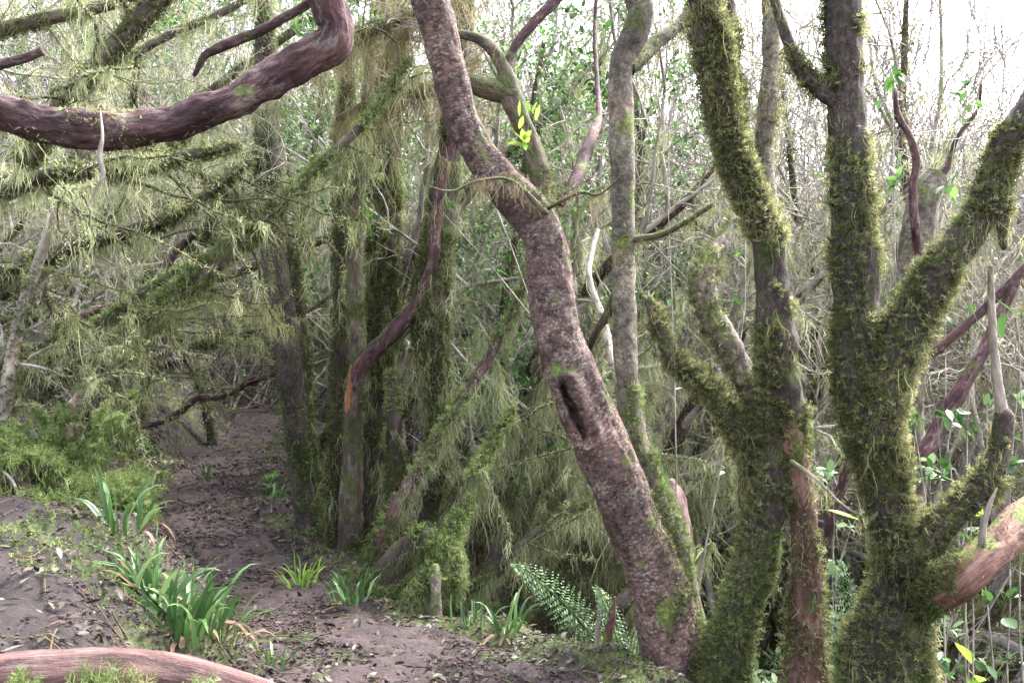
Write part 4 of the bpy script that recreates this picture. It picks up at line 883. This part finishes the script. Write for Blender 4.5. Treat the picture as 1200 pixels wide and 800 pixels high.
def fern(label, base, fronds, seed=0):
    rg = np.random.default_rng(seed); b = np.array(base, float)
    o = thing('fern', label, 'fern', base)
    for tip, arch, L in fronds:
        tip = np.array(tip); K = 26; s = np.linspace(0, 1, K)[:, None]
        mid = (b + tip) / 2 + np.array([0, 0, arch])
        P = (1 - s)**2 * b + 2 * s * (1 - s) * mid + s**2 * tip
        mb = MB(); mb.add(*btubes(P[None], np.linspace(.004, .001, K)[None], 5, rg))
        t = nrm(np.gradient(P, axis=0)); side = nrm(np.cross(t, [0, -.85, .55]))
        for i in range(5, K):
            f = math.sin(math.pi * ((i - 3) / (K - 2)) ** .8) if i < K - 1 else .1
            for sg in (-1, 1):
                e = nrm(side[i] * sg + .45 * t[i] + np.array([0, 0, -.18])); l = L * max(f, .12)
                m = max(4, int(l / .012)); q = P[i] + e * np.linspace(.08, 1, m)[:, None] * l
                for s2 in (-1, 1):
                    d = nrm(np.cross(e, [0, -.85, .55]) * s2 + .6 * e)
                    ln = .028 * (1 - np.linspace(0, .85, m))
                    leaves(mb, q, np.tile(d, (m, 1)), ln, np.full(m, .0052), rg, rnd=np.full(m, rg.random()))
        mb.build('frond', M['fern'], o)
    return o
fb = W(742, 770, 4.1); fb[2] = float(ground(fb[0], fb[1]))
fern('fern with one long arching frond left of the big trunk foot', fb, [(W(604, 664, 4.0), .17, .10), (W(700, 690, 3.95), .1, .06), (W(760, 724, 4.0), .08, .06)], 1)
fb = W(1010, 720, 4.6); fb[2] = float(ground(fb[0], fb[1]))
fern('fern with pale fronds between the red-barked stem and the Y-shaped dark tree', fb, [(W(985, 660, 4.5), .25, .12), (W(1030, 640, 4.6), .25, .12), (W(960, 700, 4.5), .2, .1), (W(1040, 690, 4.4), .2, .1)], 2)

def leafy_shoot(label, base, top, n, L, wd, seed, mat='leaf', group=None, nst=3):
    rg = np.random.default_rng(seed); b = np.array(base, float); tp = np.array(top, float)
    o = thing('leafy_shoot', label, 'plant', base, group)
    h = np.linalg.norm(tp - b)
    P = grow(np.tile(b, (nst, 1)), np.tile(tp - b, (nst, 1)) / h + rg.normal(size=(nst, 3)) * (.18 if h < 1 else .06), np.full(nst, h), 8, .1, (0, 0, 0), rg)
    P[0] = b + (tp - b) * np.linspace(0, 1, 8)[:, None] + rg.normal(size=(8, 3)) * .008
    mb = MB(); mb.add(*btubes(P, np.tile(np.linspace(.006, .002, 8), (nst, 1)), 5, rg)); mb.build('stem', M['twig'], o)
    k = rg.integers(3, 8, n); j = rg.integers(0, nst, n)
    p = P[j, k]; ml = MB()
    leaves(ml, p + rg.normal(size=(n, 3)) * .02, rg.normal(size=(n, 3)) + np.array([0, 0, .35]), L * rg.uniform(.6, 1.15, n), wd * rg.uniform(.7, 1.2, n), rg)
    ml.build('leaves', M[mat], o)
    return o
def rooted(x, y, Y):
    p = W(x, y, Y); p[2] = float(ground(p[0], p[1])) - .02
    return p
leafy_shoot('leafy sapling with pale green leaves low behind the Y-shaped tree', rooted(1110, 560, 4.0), W(1100, 480, 4.0), 110, .075, .016, 1, 'strap')
leafy_shoot('leafy shoot with a few large glossy leaves by the pale dead stick', rooted(1140, 600, 3.4), W(1138, 540, 3.4), 9, .13, .035, 2, 'lime', nst=2)
leafy_shoot('leafy shoot hugging the right edge of the view, large green leaves', rooted(1205, 560, 3.5), W(1195, 370, 3.5), 16, .13, .03, 3, 'leaf', nst=2)
leafy_shoot('thin sapling with round green leaves up behind the dark fork', rooted(1050, 400, 4.6), W(1048, 90, 4.6), 70, .09, .022, 4, 'leaf')
leafy_shoot('dark thin sapling with few leaves right of the slim grey trunk', rooted(795, 500, 4.6), W(782, 150, 4.6), 34, .08, .013, 5, 'leaf', nst=4)
leafy_shoot('taller sapling with green leaves at top right', rooted(1130, 420, 4.9), W(1140, 120, 4.9), 50, .075, .018, 6, 'leaf')
leafy_shoot('small glossy seedling under the red-barked stem', rooted(955, 520, 4.0), W(955, 500, 4.0), 10, .08, .02, 7, 'leaf', nst=2)
leafy_shoot('low glossy seedling on the bank by the grassy tuft', gp(175, 540), gp(180, 545) + np.array([0, 0, .15]), 26, .08, .02, 8, 'strap')
leafy_shoot('bushy sapling with light green leaves right of the pale dead stick', rooted(1180, 640, 3.9), W(1185, 470, 3.9), 90, .07, .02, 11, 'strap', nst=4)
leafy_shoot('bushy low sapling with light leaves in the gap under the dark mossy fork', rooted(1085, 640, 4.6), W(1085, 545, 4.6), 90, .09, .02, 12, 'fern', nst=4)
leafy_shoot('pale-leaved sapling between the red-barked stem and the dark mossy fork', rooted(975, 620, 4.6), W(975, 560, 4.6), 60, .08, .018, 13, 'fern', nst=3)
leafy_shoot('dark-leaved seedling on the verge by the leaning tree', gp(318, 600), gp(318, 600) + np.array([0, 0, .28]), 22, .08, .02, 9, 'leaf', nst=2)

# fallen log in the front left corner
t = Tree('fallen_log', 'smooth pinkish fallen log lying across the front left corner', 'log', gp(100, 790), seed=80)
lp = []
for x, y, w in [(-160, 812, 70), (-60, 806, 66), (20, 796, 62), (80, 790, 60), (140, 788, 58), (200, 794, 54), (260, 806, 48), (320, 822, 40), (370, 838, 30)]:
    lp.append((x, y, w, 1.85))
t.limb('log_wood', lp, M['log'], 0, 40, .012, .07, .02, broken=True)
for k, (x, y, s, lab) in enumerate([(20, 795, 1, 'spiky green moss shoot in front of the pink log, nearest its left end'), (108, 797, 1.2, 'bushy green moss clump before the middle of the pink log'), (160, 800, 1.1, 'yellowish moss clump before the pink log, right of the bushy one'), (240, 802, .9, 'small moss clump before the thin end of the pink log')]):
    rg = np.random.default_rng(k); o = thing('moss_clump', lab, 'moss', W(x, y + 20, 1.74), 'moss clumps before the log')
    mb = MB(); N = int(60 * s); b = W(x, y + 22, 1.74)
    st = b + rg.normal(size=(N, 3)) * np.array([.013, .012, .004]) * (1 if k else .3)
    sprigs(mb, st, np.tile([0, 0, 1.], (N, 1)) + rg.normal(size=(N, 3)) * .3, .062 * s, .0016, -.3, rg, 7, .1)
    mb.build('shoots', M['mossbright' if k != 2 else 'mossgold'], o)

t = Tree('split_stump', 'pale pinkish split stump of bare wood just right of the big bare trunk', 'stump', rooted(790, 700, 5.0), seed=88)
t.limb('split_wood', [(800, 690, 34, 5.0), (796, 650, 34, 5.0), (791, 610, 34, 5.0), (786, 580, 28, 5.0), (783, 562, 14, 5.0)], M['splitwood'], .1, 20, .015, .2, .12, broken=True, root=True)
# two dead sticks upright at the verge
for x0, y0, x1, y1, w, lab in [(700, 745, 702, 696, 6, 'thin pale dead stick upright at the verge, left one'), (712, 748, 720, 700, 11, 'thicker splintered dead stick upright at the verge')]:
    t = Tree('dead_stick', lab, 'stick', W(x0, y0, 4.0), seed=90)
    t.limb('stick_wood', [(x0, y0, w, 4.0), ((x0 + x1) / 2 + 1, (y0 + y1) / 2, w * .9, 4.0), (x1, y1, w * .4, 4.0)], M['red' if w > 8 else 'pale'], 0, 8, .02, .2, root=True)

# bare roots / twigs on left bank
for k, (lab, pts) in enumerate([
    ('bent pale dead twig sticking out of the left bank', [(-10, 545, 4, 3.6), (12, 560, 4, 3.6), (24, 590, 3.5, 3.55), (30, 620, 3.5, 3.5), (45, 645, 3, 3.45), (56, 672, 2, 3.4)]),
    ('dark thin twig standing in the bank above the strappy plants', [(94, 595, 5, 4.0), (100, 615, 6, 3.98), (112, 635, 5, 3.95), (122, 672, 5, 3.9)]),
    ('fallen pale twig lying down the mossy bank', [(60, 670, 5, 3.5), (84, 690, 5, 3.45), (100, 706, 4, 3.42), (120, 715, 3, 3.4)])]):
    t = Tree('dead_twig', lab, 'twig', W(*pts[0][:2], pts[0][3]), seed=95 + k)
    t.limb('twig_wood', pts, M['pale' if k != 1 else 'twig'], 0, 8, .02, .2)

# moss mounds on the left bank (bright ferny clumps)
mounds = [('low moss mound hugging the left border of the view', (8, 605), .24, .14, 3.8), ('flat green moss patch running down the left bank', (75, 655), .3, .09, 3.8), ('small moss cushion above the strappy plants', (130, 625), .16, .12, 4.2)]
for k, (lab, (x, y), sz, Y, n) in enumerate([('bright green ferny moss spray cascading down the left bank below the slanting trunk', (66, 596), .52, 3.95, 18), ('small drooping moss spray at the left border beside the weathered grey trunk', (10, 590), .30, 4.0, 12)]):
    rg = np.random.default_rng(160 + k); c = W(x, y + 10, Y); c[2] = float(ground(c[0], c[1]))
    o = thing('mossy_shrub', lab, 'shrub', c)
    st = c + rg.normal(size=(n, 3)) * np.array([.10, .10, 0]); dr = rg.normal(size=(n, 3)) * np.array([.5, .5, .2]) + np.array([0, -.15, 1.35])
    P = grow(st, dr, sz * rg.uniform(.6, 1.25, n), 9, .1, (0, 0, -.17), rg); R = np.tile(np.linspace(.008, .002, 9), (n, 1))
    V, Q, tc, rn = btubes(P, R, 6, rg); mb = MB(); mb.add(V, Q, tc, rn); mb.build('stems', M['mossy'], o)
    s2, d2, r2, _ = kids(P, R, 7, .2, 1, .9, rg); c2 = grow(s2, d2, rg.uniform(.06, .2, len(s2)), 5, .15, (0, 0, -.14), rg)
    V2, Q2, tc2, rn2 = btubes(c2, np.tile(np.linspace(.003, .001, 5), (len(c2), 1)), 3, rg)
    mb = MB()
    for v_, q_, m_ in ((V, Q, 2600 * n // 10), (V2, Q2, 5200 * n // 10)):
        p, nn = sample(v_, q_, m_ * 2, rg); sprigs(mb, p, nn, .032, .0013, .7, rg, 3)
    p = c2.reshape(-1, 3); strands(mb, np.repeat(p, 6, 0), rg.uniform(.03, .13, len(p) * 6), .0012, rg, fuzz=1)
    x_ = mb.build('moss', M['mossbright'], o); x_['kind'] = 'stuff'
for k, (lab, (x, y), rw, rh, Y) in enumerate(mounds):
    rg = np.random.default_rng(60 + k); c = W(x, y + 25, Y); c[2] = float(ground(c[0], c[1])) + rh * .15
    o = thing('moss_mound', lab, 'moss', c)
    th, ph = np.meshgrid(np.linspace(0, 2 * math.pi, 33)[:-1], np.linspace(.02, math.pi / 2 + .35, 14))
    D = np.stack([np.cos(th) * np.sin(ph), np.sin(th) * np.sin(ph), np.cos(ph)], -1)
    V = c + D * np.array([rw, rw * .8, rh]) * (1 + .5 * fbm(D * 2.4 + k * 5, 4))[..., None]
    i = np.arange(13)[:, None] * 32; j = np.arange(32)[None]
    Q = np.stack([i + j, i + 32 + j, i + 32 + (j + 1) % 32, i + (j + 1) % 32], -1).reshape(-1, 4)
    mb = MB(); mb.add(V, Q, V); mb.build('cushion', M['mossy'], o)
    p, nn = sample(V.reshape(-1, 3), Q, int(9000 * area(V.reshape(-1, 3), Q)) + 500, rg)
    mb = MB(); q_ = fbm(p * 7 + k, 3) > -.25; sprigs(mb, p[q_], nn[q_], .075, .0026, .8, rg, 4); strands(mb, p[::5], rg.uniform(.05, .16, len(p[::5])), .0024, rg, fuzz=2); x_ = mb.build('shoots', M['mossbright'], o); x_['kind'] = 'stuff'

# litter and ground moss
rg = np.random.default_rng(12)
N = 18000
y = 1.9 + 11 * rg.random(N) ** 1.5; xcn = np.interp(y, PY, PX)
x = xcn + rg.normal(0, 1.0, N) * (.75 + .09 * y)
z = ground(x, y) + .015
mb = MB(); d = nrm(np.stack([rg.normal(size=N), rg.normal(size=N), rg.normal(0, .25, N)], -1))
leaves(mb, np.stack([x, y, z], -1), d, rg.uniform(.014, .055, N), rg.uniform(.004, .011, N), rg, .3)
o = mb.build('leaf_litter', M['litter']); o['kind'] = 'stuff'; tag(o, 'small dry fallen leaves scattered over the dirt trail and banks', 'leaf litter')
N = 40000
y = 1.9 + 7 * rg.random(N) ** 1.6; x = np.interp(y, PY, PX) + rg.normal(-.25, 1.0, N) * (.75 + .05 * y)
kp = fbm(np.stack([x, y, 0 * x], -1) * 2.6, 3) > rg.uniform(-.7, .4, N); x, y = x[kp], y[kp]; N = len(x)
cu = np.array([[a_, b_, c_] for a_ in (-1, 1) for b_ in (-1, 1) for c_ in (-1, 1)], float)
cq = np.array([[0, 1, 3, 2], [4, 6, 7, 5], [0, 4, 5, 1], [2, 3, 7, 6], [0, 2, 6, 4], [1, 5, 7, 3]])
sz = np.minimum(.003 * np.exp(rg.normal(0, .55, N)), .007) * (.4 + .18 * y)
V = cu[None] * rg.uniform(.5, 1.2, (N, 8, 1)) * sz[:, None, None] * np.array([1.2, 1.2, .8]) * rg.uniform(.6, 1.4, (N, 1, 3)) + np.stack([x, y, ground(x, y) + .012], -1)[:, None]
mb = MB(); mb.add(V.reshape(-1, 3), (cq[None] + np.arange(N)[:, None, None] * 8).reshape(-1, 4)); o = mb.build('soil_crumbs', M['path'], smooth=False); o['kind'] = 'stuff'; tag(o, 'loose crumbs of dark soil lying on the trail and bank', 'soil')
N = 1500
y = 2.0 + 9 * rg.random(N) ** 1.4; x = np.interp(y, PY, PX) + rg.normal(0, 1.0, N); st = np.stack([x, y, ground(x, y) + .014], -1)
P = grow(st, np.stack([rg.normal(size=N), rg.normal(size=N), 0 * x], -1), rg.uniform(.04, .28, N), 4, .12, (0, 0, 0), rg); P[..., 2] = ground(P[..., 0], P[..., 1]) + .014
mb = MB(); mb.add(*btubes(P, np.tile(np.array([.0025, .0025, .002, .001]), (N, 1)), 4, rg))
o = mb.build('twig_litter', M['red']); o['kind'] = 'stuff'; tag(o, 'little dry twigs strewn on the dirt', 'twig litter')
N = 110000
y = rg.uniform(2.4, 13, N); x = rg.uniform(-.66, .66, N) * y
dl = np.abs(x - np.interp(y, PY, PX)) - np.interp(y, PY, PH)
nz_ = fbm(np.stack([x, y, 0 * x], -1) * 1.3 + 3, 4)
keep = (dl > .05) & (nz_ > np.where(x < np.interp(y, PY, PX), .14, -.3)); x, y = x[keep], y[keep]
p = np.stack([x, y, ground(x, y)], -1)
mb = MB(); sprigs(mb, p, np.tile([0, 0, 1.], (len(p), 1)), .035, .0018, 0, rg, 3)
o = mb.build('ground_moss', M['mossbright']); o['kind'] = 'stuff'; tag(o, 'patches of green moss growing on the forest floor', 'moss')
N = 14000
y = rg.uniform(4.4, 16, N); x = rg.uniform(-.3, .72, N) * y
keep = ((x - np.interp(y, PY, PX) - np.interp(y, PY, PH)) > .45) & (x > .22 * y); x, y = x[keep], y[keep]; N = len(x)
p = np.stack([x, y, ground(x, y) + rg.uniform(0, .5, N)], -1)
mb = MB(); leaves(mb, p, rg.normal(size=(N, 3)) + np.array([0, 0, .3]), rg.uniform(.05, .12, N), rg.uniform(.012, .024, N), rg)
o = mb.build('undergrowth', M['fern']); o['kind'] = 'stuff'; tag(o, 'low green leafy undergrowth covering the slope below the trees', 'undergrowth')

# ------------------------------------------------------------------ camera, light, world
sc = bpy.context.scene
cam = bpy.data.cameras.new('camera'); cam.sensor_width = 36; cam.lens = 30; cam.clip_end = 2000; cam.clip_start = .05
co = bpy.data.objects.new('camera', cam); C.objects.link(co); co.location = (0, 0, CAMZ); co.rotation_euler = (math.pi / 2, 0, 0)
sc.camera = co
EL, AZ = math.radians(50), math.radians(52)     # sun behind the trees, to the right (azimuth from +Y towards +X)
sd = np.array([math.sin(AZ) * math.cos(EL), math.cos(AZ) * math.cos(EL), math.sin(EL)])
sun = bpy.data.lights.new('sun', 'SUN'); sun.energy = 1.5; sun.angle = math.radians(25); sun.color = (1, .95, .88)
so = bpy.data.objects.new('sun', sun); C.objects.link(so)
from mathutils import Vector
so.rotation_euler = Vector(sd).to_track_quat('Z', 'Y').to_euler()
w = bpy.data.worlds.new('World'); sc.world = w; w.use_nodes = True
nt = w.node_tree; bg = nt.nodes['Background']
sk = nt.nodes.new('ShaderNodeTexSky'); sk.sky_type = 'NISHITA'; sk.sun_disc = False; sk.sun_elevation = EL; sk.sun_rotation = AZ
sk.air_density = 1; sk.dust_density = 5; sk.ozone_density = 1
hs = nt.nodes.new('ShaderNodeHueSaturation'); hs.inputs['Saturation'].default_value = .3
nt.links.new(sk.outputs[0], hs.inputs['Color']); nt.links.new(hs.outputs[0], bg.inputs['Color']); bg.inputs['Strength'].default_value = .15
vs = sc.view_settings; vs.view_transform = 'Standard'; vs.look = 'None'; vs.gamma = 1; vs.use_curve_mapping = False; vs.exposure = 3.4
sc.cycles.max_bounces = 6; sc.cycles.diffuse_bounces = 4; sc.cycles.transmission_bounces = 3
for o in list(bpy.data.objects):
    if '_o' in o.keys(): del o['_o']
print('tris', sum(len(m.polygons) for m in bpy.data.meshes) * 2, 'objects', len(bpy.data.objects))
